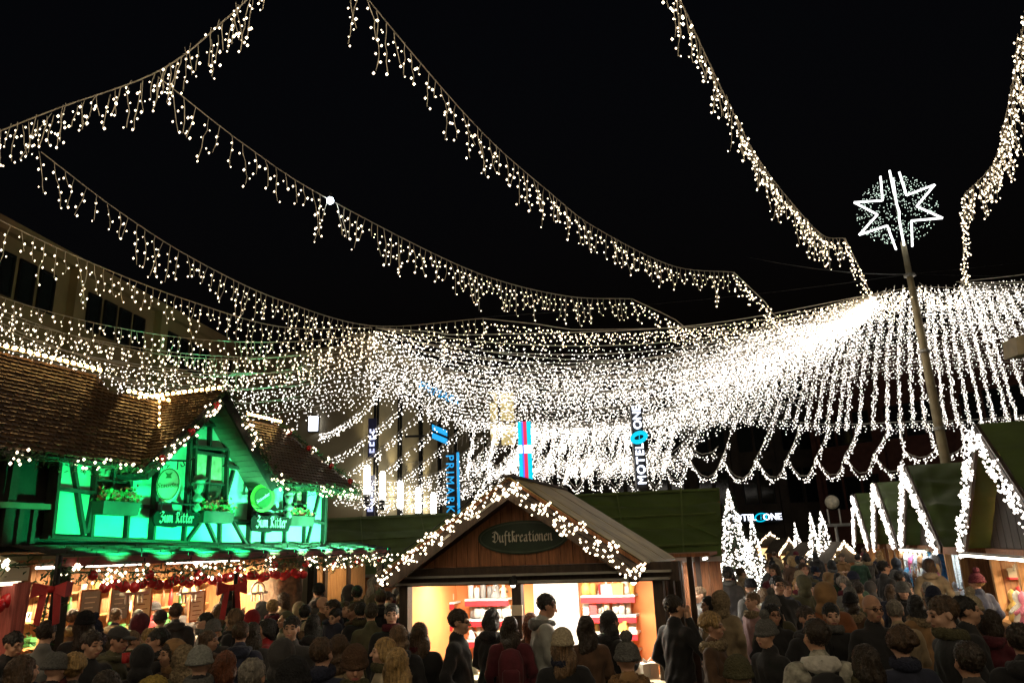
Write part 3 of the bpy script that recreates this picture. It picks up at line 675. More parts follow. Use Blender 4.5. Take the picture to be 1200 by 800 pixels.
S_ = lambda u_, h_: MO + TF.u * u_ + MUP * h_
u2 = (r2_ - MO).dot(TF.u); uq = (mp_(325, 498) - MO).dot(TF.u); hq = (mp_(325, 498) - MO).dot(MUP)
mid = max(h2, hq)
GV = .5
ua, za = TF.uz(262, 459, GV); ul, zl = TF.uz(166, 549, GV); ur, zr = TF.uz(322, 571, GV)
hv = min((za - 3.95) / math.sin(pt), .93 * (h2 + (hq - h2) * (ua - u2) / (uq - u2)))
roof_face([S_(uL, 0), S_(ul + .05, 0), S_(ua, hv), S_(ur - .05, 0), S_(uR, 0), S_(uq, hq), S_(u2, h2), S_(uu, hh), S_(uL, hh)], TF.u, MUP, seed=1)
# back slope of the main roof
bk = MB(); ridge = S_(0, hh); bp_ = lambda u_, v_, z_: TF(u_, v_, z_)
vz = (ridge - TF.o).dot(TF.n)
bk.prism([bp_(uL, vz - .1, ridge.z - .06), bp_(uu, vz - .1, ridge.z - .06), bp_(uR - .6, vz - 1.6, 3.6), bp_(uL, vz - 1.6, 3.6)], (0, 0, -.1)); hput(bk, 'back_slope', TILE)
# cross gable
ze = (zl + zr) / 2; VB = -2.4
apF, lfF, rtF = TF(ua, GV, za), TF(ul, GV, ze), TF(ur, GV, ze)
apB, lfB, rtB = TF(ua, VB, za), TF(ul, VB, ze), TF(ur, VB, ze)
roof_face([lfF, apF, apB, lfB], TF.n, (apF - lfF), seed=2)
roof_face([rtF, apF, apB, rtB], TF.n, (apF - rtF), seed=3)
# visible soffit planks under the right slope and the barge boards
for (foot, sgn) in ((rtF, 1), (lfF, -1)):
    d = (apF - foot); nn = d.cross(TF.n).normalized(); nn = nn if nn.z < 0 else -nn; N = 17
    for k in range(N):
        a, b_ = foot + d * (k / N) + nn * .15, foot + d * ((k + .93) / N) + nn * .15
        q = MB(); q.prism([a, b_, b_ - TF.n * .5, a - TF.n * .5], nn * .02); hput(q, 'soffit_board', BOARDG)
    q = MB(); q.bar(foot + nn * .07 + TF.n * .03, apF + nn * .07 + TF.n * .03, .045, .2, up=-nn); hput(q, 'barge_board', TIMBER)
# golden bulbs along the ridges
def bulb_row(a, b_, label, step=.13, r=.034, m=BULBG, drop=None):
    a, b_ = Vector(a), Vector(b_); n = max(2, int((b_ - a).length / step)); o = empty('ridge_lights', a, label, 'light string', None)
    w = MB(); w.tube([(0, 0, 0), b_ - a], .01, 5); w.build('wire', WIRE, o); q = MB()
    for k in range(n + 1): q.ball((b_ - a) * (k / n) + Vector((0, 0, .03)), r * random.uniform(.9, 1.1), 8, 5)
    q.build('bulbs', m, o, smooth=True, kind='stuff')
up_ = Vector((0, 0, .05)) + TF.n * .08
bulb_row(S_(uL, hh) + up_, S_(uu, hh) + up_, 'row of golden bulbs along the long tavern ridge')
bulb_row(S_(u2 + .35, h2) + up_ * .9, S_((mp_(186, 462) - MO).dot(TF.u), h2) + up_ * .9, 'short row of golden bulbs beside the roof valley')
bulb_row(TF(ua, -1.75, za + .06), TF(ua, .4, za + .06), 'row of golden bulbs along the cross gable ridge')
bulb_row(S_((mp_(288, 490) - MO).dot(TF.u), hq) + up_, S_(uq, hq) + up_, 'row of golden bulbs on the low right tavern ridge', step=.1)
bulb_row(mp_(184, 462) + MN * .07, mp_(183, 535) + MN * .07, 'sparse golden bulbs running down the roof valley', step=.2, r=.02)
# garlands on the tavern
eav = lambda u_, dz=0: TF(u_, .45, 3.86 + dz)
ulx = ul + .15
garland([eav(uL), eav(-1.5), eav(0, -.03), eav(ulx * .5), eav(ulx, .0)], 'fir garland with warm bulbs under the long tavern eaves', r=.13, leaves=110, bulbs=12, seed=21, bows=0)
garland([lfF + TF.n * .1, lfF.lerp(apF, .5) + TF.n * .1 + Vector((0, 0, -.05)), apF + TF.n * .1], 'fir garland with warm bulbs up the left gable rake', r=.11, leaves=90, bulbs=22, seed=22, bows=3)
garland([apF + TF.n * .1, rtF.lerp(apF, .5) + TF.n * .1 + Vector((0, 0, .03)), rtF + TF.n * .1], 'fir garland with warm bulbs down the right gable rake', r=.11, leaves=110, bulbs=16, seed=23)
garland([TF(ur + .05, .47, 3.88), TF(ur + .8, .47, 3.83), TF(uR, .47, 3.86)], 'fir garland with warm bulbs under the right tavern eaves', r=.14, leaves=130, bulbs=14, seed=24)
garland([S_(uq, hq) + MN * .08, S_(uq, hq).lerp(S_(uR, 0), .5) + MN * .08, S_(uR, 0) + MN * .08], 'fir garland with red bows down the right roof hip', r=.07, leaves=80, bulbs=7, seed=25, bows=4)

# lower awning roof, green lit
aw = MB()
U0, U1 = -.7, 8.35; AZ0, AZ1, AV = 2.70, 2.53, 1.0
for j in range(5):
    v0, v1 = .07 + (AV - .07) * j / 5, .07 + (AV - .07) * (j + 1.12) / 5; z0, z1 = AZ0 + (AZ1 - AZ0) * j / 5, AZ0 + (AZ1 - AZ0) * (j + 1.12) / 5
    u_ = U0 - random.uniform(0, .3)
    while u_ < U1:
        w = random.uniform(.28, .5); lf = .014 + random.uniform(0, .01)
        aw.hexa([TF(max(u_, U0), v0, z0), TF(min(u_ + w - .012, U1), v0, z0), TF(min(u_ + w - .012, U1), v1, z1), TF(max(u_, U0), v1, z1)][::-1],
                [TF(max(u_, U0), v0, z0 + .006), TF(min(u_ + w - .012, U1), v0, z0 + .006), TF(min(u_ + w - .012, U1), v1, z1 + lf + .02), TF(max(u_, U0), v1, z1 + lf + .02)][::-1]); u_ += w
awn = empty('tavern_awning', TF(3.8, .5, 2.5), 'shallow shingled awning floodlit green above the tavern bar', 'awning')
def aput(mb, nm, m, parent=None, **kw):
    o = mb.build(nm, m, parent or awn, **kw); o.matrix_parent_inverse = Matrix.Translation(-Vector(awn.location)); return o
aput(aw, 'shingles', mat('awning_shingle', (.03, .03, .022), .7, var=.3), kind='stuff')
q = MB(); TF.box(q, U0, U1, AV - .02, AV + .03, AZ1 - .13, AZ1 - .015); aput(q, 'fascia', mat('dark_red_paint', (.16, .03, .025), .5))
q = MB(); TF.box(q, U0, U1, -.2, AV - .025, AZ1 - .06, AZ1 - .03); aput(q, 'ceiling_boards', WOOD)
for u_ in (-.55, 5.3, 8.15):
    q = MB(); TF.box(q, u_, u_ + .13, .78, .92, 0, AZ1 - .065); aput(q, 'post', TIMBER)
garland([TF(U0, AV + .06, 2.33), TF(1.5, AV + .06, 2.27), TF(4, AV + .06, 2.33), TF(6, AV + .06, 2.30), TF(U1, AV + .06, 2.36)], 'thick fir garland with warm bulbs along the bar awning', r=.16, leaves=200, bulbs=18, seed=26, bows=9)
# green wall washers standing on the awning
GLENS = emit('green_lens', (.05, 1.0, .35), 3.0)
for k, (u_, en) in enumerate(((.2, 140), (1.1, 190), (2.0, 230), (2.9, 230), (3.8, 260), (4.7, 400), (5.6, 430), (6.5, 430), (7.4, 200))):
    f = empty('green_floodlight', TF(u_, AV + .5, 2.52), 'small green floodlight on an arm before the awning, aimed at the facade', 'floodlight', 'green floodlights before the awning', rz=TF.rz)
    q = MB(); q.box(-.03, .03, -.05, .0, -.025, .025); q.build('housing', BLACKM, f)
    q = MB(); q.box(-.025, .025, .002, .008, -.02, .02); q.build('lens', GLENS, f)
    q = MB(); q.tube([(0, -.03, -.04), (0, -.03, -.09), (0, .48, -.1)], .012, 6); q.build('arm', BLACKM, f)
    L = D.lights.new('green_spot', 'SPOT'); L.energy = en * 2.5; L.color = (.012, 1.0, .28) if u_ < 3.4 else (.12, 1.0, .42); L.spot_size = RAD(76); L.spot_blend = .5; L.shadow_soft_size = .05
    lo = D.objects.new('green_spot', L); COL.objects.link(lo); P = TF(u_, AV + .46, 2.53); lo.location = P
    lo.rotation_euler = (Vector(TF(u_, 0, 3.3)) - P).to_track_quat('-Z', 'Y').to_euler()

# flower boxes, signs, busts
LEAF = mat('box_leaves', (.05, .16, .04), .5, var=.5, scale=12); PETAL = mat('red_petals', (.62, .06, .04), .5, var=.4, scale=12); BOXW = mat('planter_wood', (.022, .02, .014), .6)
def flower_box(x0, y0, x1, label, seed):
    a, b_ = TF.uz(x0, y0, .2), TF.uz(x1, y0, .2); L = abs(b_[0] - a[0]); o = empty('flower_box', TF((a[0] + b_[0]) / 2, .2, a[1] - .22), label, 'flower box', rz=TF.rz)
    q = MB(); q.hexa([(-L / 2 + .02, -.08, 0), (L / 2 - .02, -.08, 0), (L / 2 - .02, .12, 0), (-L / 2 + .02, .12, 0)], [(-L / 2, -.11, .2), (L / 2, -.11, .2), (L / 2, .14, .2), (-L / 2, .14, .2)]); q.build('planter', BOXW, o)
    for mm, nm, N, sz in ((LEAF, 'leaves', 150, .05), (PETAL, 'flowers', 120, .038)):
        q = MB(); rnd = random.Random(seed + len(nm))
        for _ in range(N):
            c = Vector((rnd.uniform(-L / 2, L / 2), rnd.gauss(0, .07), .2 + abs(rnd.gauss(.07, .07)) + (.02 if nm == 'flowers' else 0))); d = Vector((rnd.gauss(0, 1), rnd.gauss(0, 1), rnd.gauss(.3, 1))).normalized() * sz; w = d.cross(Vector((rnd.random(), rnd.random(), rnd.random()))).normalized() * sz * .55
            q.add([c - d * .4, c + w, c + d, c - w], [(0, 1, 2, 3)])
        q.build(nm, mm, o, kind='stuff')
flower_box(116, 585, 160, 'flower box with red geraniums under the left tavern window', 31)
flower_box(234, 597, 270, 'flower box with red geraniums under the gable window', 32)
flower_box(337, 603, 364, 'flower box with red geraniums under the small right window', 33)
SIGNB = mat('sign_black', (.006, .006, .005), .9, spec=.05); SIGNT = mat('sign_letters', (.26, .25, .21), .5, var=.1)
for (x0, y0, x1, y1, lb) in ((180, 610, 232, 606, 'carved black name board hung below the shield sign'), (294, 616, 340, 611, 'carved black name board hung below the round green sign')):
    v = .42; A, B = fpt(x0, y0, v), fpt(x1, y1, v); c = (A + B) / 2; W = (B - A).length; e = empty('hanging_sign', c, lb, 'sign', None, rz=math.atan2((B - A).y, (B - A).x))
    h = W * .115
    q = MB(); q.prism([(-W / 2, 0, h * .4), (-W / 2 + .05, 0, h), (-W * .08, 0, h), (0, 0, h * 1.25), (W * .08, 0, h), (W / 2 - .05, 0, h), (W / 2, 0, h * .4), (W / 2, 0, -h * .4), (W / 2 - .05, 0, -h), (W * .05, 0, -h), (-W * .05, 0, -h * 1.2), (-W / 2 + .05, 0, -h), (-W / 2, 0, -h * .4)][::-1], (0, .03, 0)); q.build('board', SIGNB, e)
    t_ = blackletter('Zum Ritter', W * .105, .012).build('lettering', SIGNT, e); t_.matrix_local = face_matrix((0, -.004, 0), (1, 0, 0), (0, 0, 1))
    for s in (-.35, .35):
        q = MB(); q.tube([(s * W, .015, h), (s * W, .015, h + .14)], .008, 5); q.build('chain', BLACKM, e)
    q = MB(); q.tube([(-W * .42, .015, h + .14), (W * .42, .015, h + .14)], .014, 6); q.tube([(W * .3, .015, h + .14), (W * .3, .46, h + .2)], .014, 6); q.build('bracket', BLACKM, e)
SGREEN = mat('shield_green', (.36, .42, .32), .45, var=.06); DKG = mat('sign_dark_green', (.02, .10, .03), .4)
# shield sign
P = fpt(197, 567, .40); e = empty('shield_sign', P, 'pale oval shield sign with dark script hung on a scrolled bracket', 'sign', rz=RAD(8))
q = MB(); n_ = 20; q.prism([(.19 * math.cos(2 * math.pi * k / n_), 0, .27 * math.sin(2 * math.pi * k / n_) - (.04 if math.sin(2 * math.pi * k / n_) < -.9 else 0)) for k in range(n_)][::-1], (0, .04, 0)); q.build('shield', SGREEN, e)
q = MB(); ring(q, (0, 0), .175, .255, .008, 0, -.006, .006, 24); q.build('rim_line', DKG, e)
me = text_mesh('Stauder', .115, .004, .25); me.materials.append(DKG); o_ = link('lettering', me, e); o_.matrix_local = face_matrix((0, -.006, -.02), (1, 0, .06), (0, 0, 1))
q = MB(); q.prism([(-.05, -.005, .1), (.05, -.005, .1), (.03, -.005, .14), (.06, -.005, .2), (0, -.005, .17), (-.06, -.005, .2), (-.03, -.005, .14)][::-1], (0, .004, 0)); q.build('emblem', DKG, e)
q = MB(); q.tube([(-.3, .02, .36), (0, .02, .4), (.3, .02, .38), (.38, .02, .44)], .014, 6); q.tube([(-.12, .02, .37), (-.12, .02, .25)], .008, 5); q.tube([(.12, .02, .39), (.12, .02, .24)], .008, 5); q.tube([(-.3, .02, .36), (-.32, .42, .3)], .014, 6)
q.tube([(.2, .02, .38), (.24, .02, .31), (.19, .02, .29), (.17, .02, .33)], .008, 5); q.build('bracket', BLACKM, e)
# round green sign
P = fpt(308, 583, .40); e = empty('round_sign', P, 'round green sign with a slanting white word on the right facade', 'sign', rz=TF.rz * .35)
q = MB(); q.prism([(.23 * math.cos(2 * math.pi * k / 28), 0, .27 * math.sin(2 * math.pi * k / 28)) for k in range(28)][::-1], (0, .05, 0)); q.build('rim', mat('lime_green', (.12, .55, .06), .4), e)
q = MB(); q.prism([(.165 * math.cos(2 * math.pi * k / 28), -.012, .2 * math.sin(2 * math.pi * k / 28)) for k in range(28)][::-1], (0, .01, 0)); q.build('disc', DKG, e)
me = text_mesh('Stauder', .095, .004, .3); me.materials.append(WHITE); o_ = link('lettering', me, e); o_.matrix_local = face_matrix((0, -.018, 0), (1, 0, .7), (-.7, 0, 1))
q = MB(); q.tube([(0, .025, .27), (0, .025, .4), (0, .42, .42)], .012, 6); q.build('bracket', BLACKM, e)
# two carved busts
STONE = mat('pale_carving', (.12, .12, .10), .6, var=.25, scale=10)
for (x, y, s, lb) in ((231, 588, 1.0, 'pale carved bust with curled hat beside the gable window'), (338, 598, .92, 'pale carved bust with curled hat beside the small right window')):
    P = fpt(x, y, .3); e = empty('carved_bust', P, lb, 'bust', rz=RAD(12)); q = MB()
    q.lathe([(.01, -.17), (.07, -.14), (.075, -.1), (.04, -.04), (.045, 0)], 12); q.build('pedestal', STONE, e, smooth=True)
    q = MB(); q.lathe([(.045, .0), (.085, .02), (.1, .07), (.05, .12), (.045, .15), (.075, .19), (.092, .25), (.085, .31), (.05, .35), (.01, .36)], 14); q.tube([(0, -.085, .27), (0, -.12, .245), (0, -.09, .235)], [.012, .02, .01], 6); q.build('bust', STONE, e, smooth=True)
    q = MB(); q.tube([(-.1, -.02, .31), (0, -.07, .36), (.09, -.02, .36), (.1, .03, .40), (.03, .03, .45), (-.06, .02, .43), (-.07, 0, .38)], [.03, .05, .05, .05, .05, .045, .03], 8); q.build('hat', STONE, e, smooth=True)
    q = MB(); q.tube([(-.04, .03, -.16), (0, .2, -.2), (0, .32, -.2)], .025, 6); q.build('bracket', BLACKM, e)
# ------------------------------------------------------------------ small goods used on counters and shelves
GCOL = dict(white=(.75, .72, .66), cream=(.7, .6, .42), red=(.5, .03, .03), green=(.05, .2, .06), brown=(.2, .09, .04), gold=(.6, .38, .1), pink=(.6, .2, .3), blue=(.1, .25, .5), grey=(.3, .3, .3), black=(.03, .03, .03))
GM = {k: mat('goods_' + k, v, .45, var=.15) for k, v in GCOL.items()}
def _shape(kind):
    q = MB()
    if kind == 'bottle': q.lathe([(.035, 0), (.037, .16), (.03, .19), (.013, .22), (.013, .27), (.016, .275)], 10)
    elif kind == 'candle': q.lathe([(.04, 0), (.04, .13), (.034, .14), (.005, .135), (.004, .16)], 10)
    elif kind == 'jar': q.lathe([(.045, 0), (.055, .03), (.055, .09), (.042, .11), (.046, .115), (.046, .14), (.01, .145)], 10)
    elif kind == 'gift_box': q.box(-.08, .08, -.06, .06, 0, .09); q.box(-.085, .085, -.065, .065, .091, .12); q.box(-.012, .012, -.068, .068, .02, .123); q.tube([(0, 0, .12), (-.04, 0, .16), (-.03, 0, .12)], .008, 5); q.tube([(0, 0, .12), (.04, 0, .16), (.03, 0, .12)], .008, 5)
    elif kind == 'soap_stack':
        for k in range(3): q.hexa([(-.07, -.05, .045 * k), (.07, -.05, .045 * k), (.07, .05, .045 * k), (-.07, .05, .045 * k)], [(-.06, -.04, .043 + .045 * k), (.06, -.04, .043 + .045 * k), (.06, .04, .043 + .045 * k), (-.06, .04, .043 + .045 * k)])
    elif kind == 'figurine': q.lathe([(.05, 0), (.06, .02), (.035, .08), (.045, .12), (.02, .15), (.035, .18), (.033, .22), (.005, .25)], 10); q.tube([(.03, 0, .12), (.07, -.03, .08)], .014, 5); q.tube([(-.03, 0, .12), (-.07, -.03, .08)], .014, 5)
    elif kind == 'mug': q.lathe([(.035, 0), (.04, .02), (.042, .1), (.038, .1), (.034, .02)], 10); q.tube([(.04, 0, .08), (.07, 0, .07), (.07, 0, .04), (.04, 0, .03)], .007, 5)
    elif kind == 'ornament': q.ball((0, 0, .05), .05, 10, 6); q.lathe([(.015, .098), (.015, .12)], 6); q.tube([(0, 0, .12), (0, 0, .2)], .003, 3)
    elif kind == 'bell': q.lathe([(.06, 0), (.05, .03), (.035, .07), (.03, .1), (.008, .115)], 10); q.ball((0, 0, -.005), .014, 6, 4); q.tube([(0, 0, .115), (0, 0, .2)], .004, 3)
    return q
_gc = {}
def good(kind, P, col, label, group, s=1.0, rz=None):
    key = (kind, col)
    if key not in _gc: _gc[key] = _shape(kind).mesh(kind, GM[col], kind != 'gift_box' and kind != 'soap_stack')
    o = link(kind, _gc[key], None, P, random.uniform(0, 6) if rz is None else rz, label=label, cat=kind.replace('_', ' '), group=group); o.scale = (s, s, s); return o
def area(name, P, target, size, energy, col, sy=None):
    L = D.lights.new(name, 'AREA'); L.energy = energy; L.color = col; L.shape = 'RECTANGLE'; L.size = size; L.size_y = sy or size
    o = D.objects.new(name, L); COL.objects.link(o); o.location = P; o.rotation_euler = (Vector(target) - Vector(P)).to_track_quat('-Z', 'Y').to_euler(); return o
TUBE = emit('stall_tube', (1.0, .93, .80), 9.0)
def tube_lamp(A, B, label, energy, col=(1, .86, .66), group=None):      # visible fluorescent batten plus its own light
    A, B = Vector(A), Vector(B); o = empty('tube_lamp', (A + B) / 2, label, 'lamp', group); a, b_ = A - o.location, B - o.location
    q = MB(); q.tube([a, b_], .02, 8); q.build('tube', TUBE, o, smooth=True); q = MB(); q.bar(a + Vector((0, 0, .04)), b_ + Vector((0, 0, .04)), .06, .035); q.build('batten', WHITE, o)
    L = D.lights.new('tube_light', 'AREA'); L.energy = energy; L.color = col; L.shape = 'RECTANGLE'; L.size = (B - A).length; L.size_y = .06
    lo = D.objects.new('tube_light', L); COL.objects.link(lo); lo.parent = o; lo.location = (0, 0, -.04); lo.rotation_euler = (0, 0, math.atan2((B - A).y, (B - A).x)); return o

# ------------------------------------------------------------------ tavern bar under the awning
BARW = mat('bar_boards', (.34, .17, .07), .55, var=.3, scale=5, stretch=(8, 8, .8))
bar = empty('tavern_bar', TF(2.5, 0, 0), 'open wooden tavern bar with shelves under the green awning', 'bar')
def bput(mb, nm, m, **kw):
    o = mb.build(nm, m, bar, **kw); o.matrix_parent_inverse = Matrix.Translation(-Vector(bar.location)); return o
for k in range(26):
    q = MB(); TF.box(q, -.4 + .22 * k, -.19 + .22 * k, -1.9, -1.86, 0, 2.45); bput(q, 'wall_board', BARW)
q = MB(); TF.box(q, 5.33, 5.4, -1.9, .2, 0, 2.44); bput(q, 'end_wall', BARW); q = MB(); TF.box(q, -.5, -.42, -1.9, .2, 0, 2.44); bput(q, 'end_wall', BARW)
q = MB(); TF.box(q, -.3, 5.2, .1, .6, 1.02, 1.08); bput(q, 'counter_top', PINE); q = MB(); TF.box(q, -.3, 5.2, .14, .54, 0, 1.017); bput(q, 'counter_front', WOOD)
for z in (1.15, 1.55, 1.95):
    q = MB(); TF.box(q, -.3, 5.2, -1.855, -1.55, z, z + .03); bput(q, 'shelf', PINE)
rnd = random.Random(3)
for z in (1.18, 1.58, 1.98):
    u_ = -.15
    while u_ < 5.1:
        kd = rnd.choice(('bottle', 'bottle', 'mug', 'jar', 'gift_box', 'figurine')); cl = rnd.choice(('white', 'cream', 'brown', 'green', 'red', 'gold'))
        good(kd, TF(u_, -1.68, z + .001), cl, '%s %s on a shelf behind the tavern bar' % (cl, kd.replace('_', ' ')), 'shelf goods in the tavern', 1.15); u_ += rnd.uniform(.2, .34)
for k in range(15):
    good(rnd.choice(('mug', 'mug', 'bottle')), TF(.1 + .33 * k, .3 + rnd.uniform(-.1, .12), 1.081), 'white' if k % 3 else 'red', ('white' if k % 3 else 'red') + ' drinking vessel on the tavern counter', 'vessels on the tavern counter')
for k, (u_, z) in enumerate(((1.05, 1.78), (1.62, 1.8), (2.1, 1.75), (3.4, 1.62))):
    e = empty('menu_board', TF(u_, -.3, z), ('grey slate', 'pale grey', 'cream lettered', 'small white')[k] + ' menu board hung in the tavern bar', 'board', rz=TF.rz)
    q = MB(); q.box(-.17, .17, -.012, .012, -.24, .24); q.build('panel', (GM['grey'], GM['grey'], GM['cream'], GM['white'])[k], e)
    q = MB(); ring(q, (0, 0), .17, .0, .0, 0, 0, .0, 3) if False else None
    for (x0, x1, z0, z1) in ((-.2, .2, .241, .27), (-.2, .2, -.27, -.241), (-.2, -.172, -.24, .24), (.172, .2, -.24, .24)): q.box(x0, x1, -.02, .02, z0, z1)
    q.build('frame', WOOD, e)
    q = MB()
    for j in range(5): q.box(-.11, .11 - .03 * (j % 3), -.016, -.0121, .14 - .075 * j, .155 - .075 * j)
    q.build('chalk_lines', GM['white'] if k < 2 else GM['brown'], e)
    q = MB(); q.tube([(0, 0, .27), (0, 0, 2.46 - z)], .006, 4); q.build('cord', BLACKM, e)
ARCH = emit('candle_arch_glow', (1.0, .62, .25), 3.5)
for k, px in enumerate((158, 222, 302)):
    u_, z = TF.uz(px, 693, .55); z = min(z, 2.1); e = empty('candle_arch_lamp', TF(u_, .55, z), 'hanging wooden candle-arch lamp, glowing, before the tavern bar', 'lamp', 'candle-arch lamps of the tavern', rz=TF.rz)
    q = MB(); pts = [(.2 * math.cos(math.pi * j / 10), 0, .17 * math.sin(math.pi * j / 10)) for j in range(11)]; q.tube(pts, .022, 6); q.box(-.24, .24, -.05, .05, -.04, 0); q.box(-.015, .015, -.02, .02, .0, .16); q.build('arch_frame', WHITE, e)
    q = MB(); q.prism([(.17 * math.cos(math.pi * j / 10), .022, .145 * math.sin(math.pi * j / 10)) for j in range(11)], (0, .012, 0)); q.build('glow_panel', ARCH, e)
    for s in (-.16, -.08, .08, .16): q = MB(); q.lathe([(.014, 0), (.014, -.12), (.002, -.13)], 6, (s, 0, -.04)); q.build('drop', WHITE, e)
    q = MB(); q.tube([(0, 0, .17), (0, 0, 2.46 - z)], .005, 4); q.build('cord', BLACKM, e)
tube_lamp(TF(.3, -.6, 2.40), TF(2.3, -.6, 2.40), 'white tube lamp over the left half of the tavern bar', 400, (1, .74, .45))
tube_lamp(TF(2.9, -.6, 2.40), TF(4.9, -.6, 2.40), 'white tube lamp over the right half of the tavern bar', 400, (1, .74, .45))
# red baubles along the bar front
bq = MB(); bq.ball((0, 0, 0), .082, 12, 8); BME = bq.mesh('bauble', RED, True); cq = MB(); cq.lathe([(.022, .078), (.022, .105), (.005, .11)], 8); cq.tube([(0, 0, .11), (0, 0, .17)], .004, 4); CME = cq.mesh('cap', GM['gold'])
for k in range(30):
    o = link('bauble', BME, None, TF(.25 + .165 * k, .82 + .04 * (k % 2), 2.10 + .03 * math.sin(k * 1.7)), label='glossy red bauble in the row under the tavern awning', cat='bauble', group='red baubles of the tavern')
    link('cap', CME, o)
# carved trunk post and plank store beside the bar
q = MB(); rnd = random.Random(9); A, B = TF.uz(340, 690, .6)[0], 0
tr = empty('tree_trunk_post', TF(A, .45, 0), 'thick rough-barked trunk post beside the tavern bar', 'post'); prof = []
for j in range(12):
    for k in range(18):
        a = 2 * math.pi * k / 18; r = .36 + .05 * math.sin(5 * a + j * .4) + rnd.uniform(-.03, .03); q.v.append((r * math.cos(a), r * math.sin(a), 2.45 * j / 11))
for j in range(11):
    for k in range(18): q.f.append((j * 18 + k, j * 18 + (k + 1) % 18, (j + 1) * 18 + (k + 1) % 18, (j + 1) * 18 + k)); q.mi.append(0)
q.build('trunk', mat('rough_bark', (.12, .075, .045), .8, var=.6, scale=9, bump=1.0, bscale=12), tr, smooth=True)
q = MB(); q.lathe([(.42, 0), (.42, .05)], 18); q.build('foot_ring', DARK, tr)
sh = empty('plank_shed', TF(7.4, .2, 0), 'honey-coloured plank shed with framed door under the awning end', 'shed')
def sput(mb, nm, m):
    o = mb.build(nm, m, sh); o.matrix_parent_inverse = Matrix.Translation(-Vector(sh.location)); return o
for k in range(20):
    q = MB(); TF.box(q, 6.35 + .12 * k, 6.465 + .12 * k, .1, .14 + .004 * (k % 2), 0, 2.4); sput(q, 'plank', PINE)
for u_ in (6.85, 7.85): q = MB(); TF.box(q, u_, u_ + .12, .145, .2, 0, 2.4); sput(q, 'door_post', DARK)
q = MB(); TF.box(q, 6.975, 7.845, .145, .19, 2.22, 2.38); sput(q, 'lintel', DARK)
tube_lamp(TF(6.5, .8, 2.42), TF(7.9, .8, 2.42), 'tube lamp under the awning end before the plank shed', 26, (1, .7, .4))
# big red bows on fir-wrapped poles
def bow(P, s, label, rz=0.0, polecol=BLACKM):
    e = empty('ribbon_bow', P, label, 'bow', rz=rz); m = mat('red_ribbon', (.34, .015, .015), .6, var=.3, scale=6)
    for sg in (-1, 1):
        q = MB(); q.hexa([(0, -.02, -.04 * s), (sg * .32 * s, -.1, -.16 * s), (sg * .34 * s, .06, -.14 * s), (0, .04, -.02 * s)], [(0, -.02, .04 * s), (sg * .32 * s, -.08, .15 * s), (sg * .34 * s, .08, .13 * s), (0, .04, .05 * s)]); q.build('loop', m, e)
        q = MB(); q.prism([(sg * .03, -.04, 0), (sg * .12 * s, -.06, -.7 * s), (sg * .24 * s, -.05, -.66 * s), (sg * .1, -.03, 0)], (0, .02, 0)); q.build('tail', m, e)
    q = MB(); q.ball((0, -.03, 0), .075 * s, 10, 6); q.build('knot', m, e, smooth=True)
    return e
P = at_y(61, 690, 8.3); bow(P, .52, 'dark red ribbon bow on the fir-wrapped pole by the pavilion', .2)
pl = empty('fir_pole', (P.x - .06, P.y + .16, 0), 'slim pole wrapped in fir behind the dark red bow', 'pole'); q = MB(); q.tube([(0, 0, 0), (0, 0, P.z + .35)], .035, 8); q.build('shaft', BLACKM, pl)
garland([Vector((P.x - .1, P.y + .15, P.z + .2)), Vector((P.x - .16, P.y + .16, P.z - .5)), Vector((P.x - .12, P.y + .15, P.z - 1.2))], 'fir garland wound round the slim pole', r=.12, leaves=160, bulbs=0, seed=41)
P = at_y(272, 688, 11.2); bow(P, .62, 'bright red ribbon bow on the black pole before the bar', .4)
pl = empty('bow_pole', (P.x, P.y + .12, 0), 'thin black pole carrying the bright red bow', 'pole'); q = MB(); q.tube([(0, 0, 0), (0, 0, P.z + .2)], .03, 8); q.build('shaft', BLACKM, pl); q = MB(); q.lathe([(.2, 0), (.2, .04), (.05, .08)], 12); q.build('foot', BLACKM, pl)
# cream pavilion at the left edge
CANV = mat('cream_canvas', (.62, .55, .38), .7, var=.12, scale=2, bump=.2); DRAPE = mat('red_striped_drape', (.45, .12, .10), .8, var=.3, scale=22, stretch=(3, 3, .15))
PVX = -6.75
pv = empty('pavilion', (PVX, 7.4, 0), 'cream canvas pavilion with lit fascia and red drapes', 'pavilion'); E_ = [(-1.25, -1.25), (1.2, -1.25), (1.2, 1.25), (-1.25, 1.25)]
q = MB(); q.add([(x, y, 2.42) for x, y in E_] + [(0, 0, 3.2)], [(0, 1, 4), (1, 2, 4), (2, 3, 4), (3, 0, 4)]); q.build('canvas_roof', CANV, pv)
q = MB()
for (x0, y0), (x1, y1) in zip(E_, E_[1:] + E_[:1]): q.bar((x0, y0, 2.34), (x1, y1, 2.34), .04, .14)
q.build('fascia', CANV, pv)
q = MB()
for (x0, y0), (x1, y1) in zip(E_[:2], E_[1:3]): q.tube([(x0 * .97, y0 * .97, 2.245), (x1 * .97, y1 * .97, 2.245)], .02, 6)
q.build('light_tube', emit('pav_tube', (1, .85, .6), 4.0), pv)
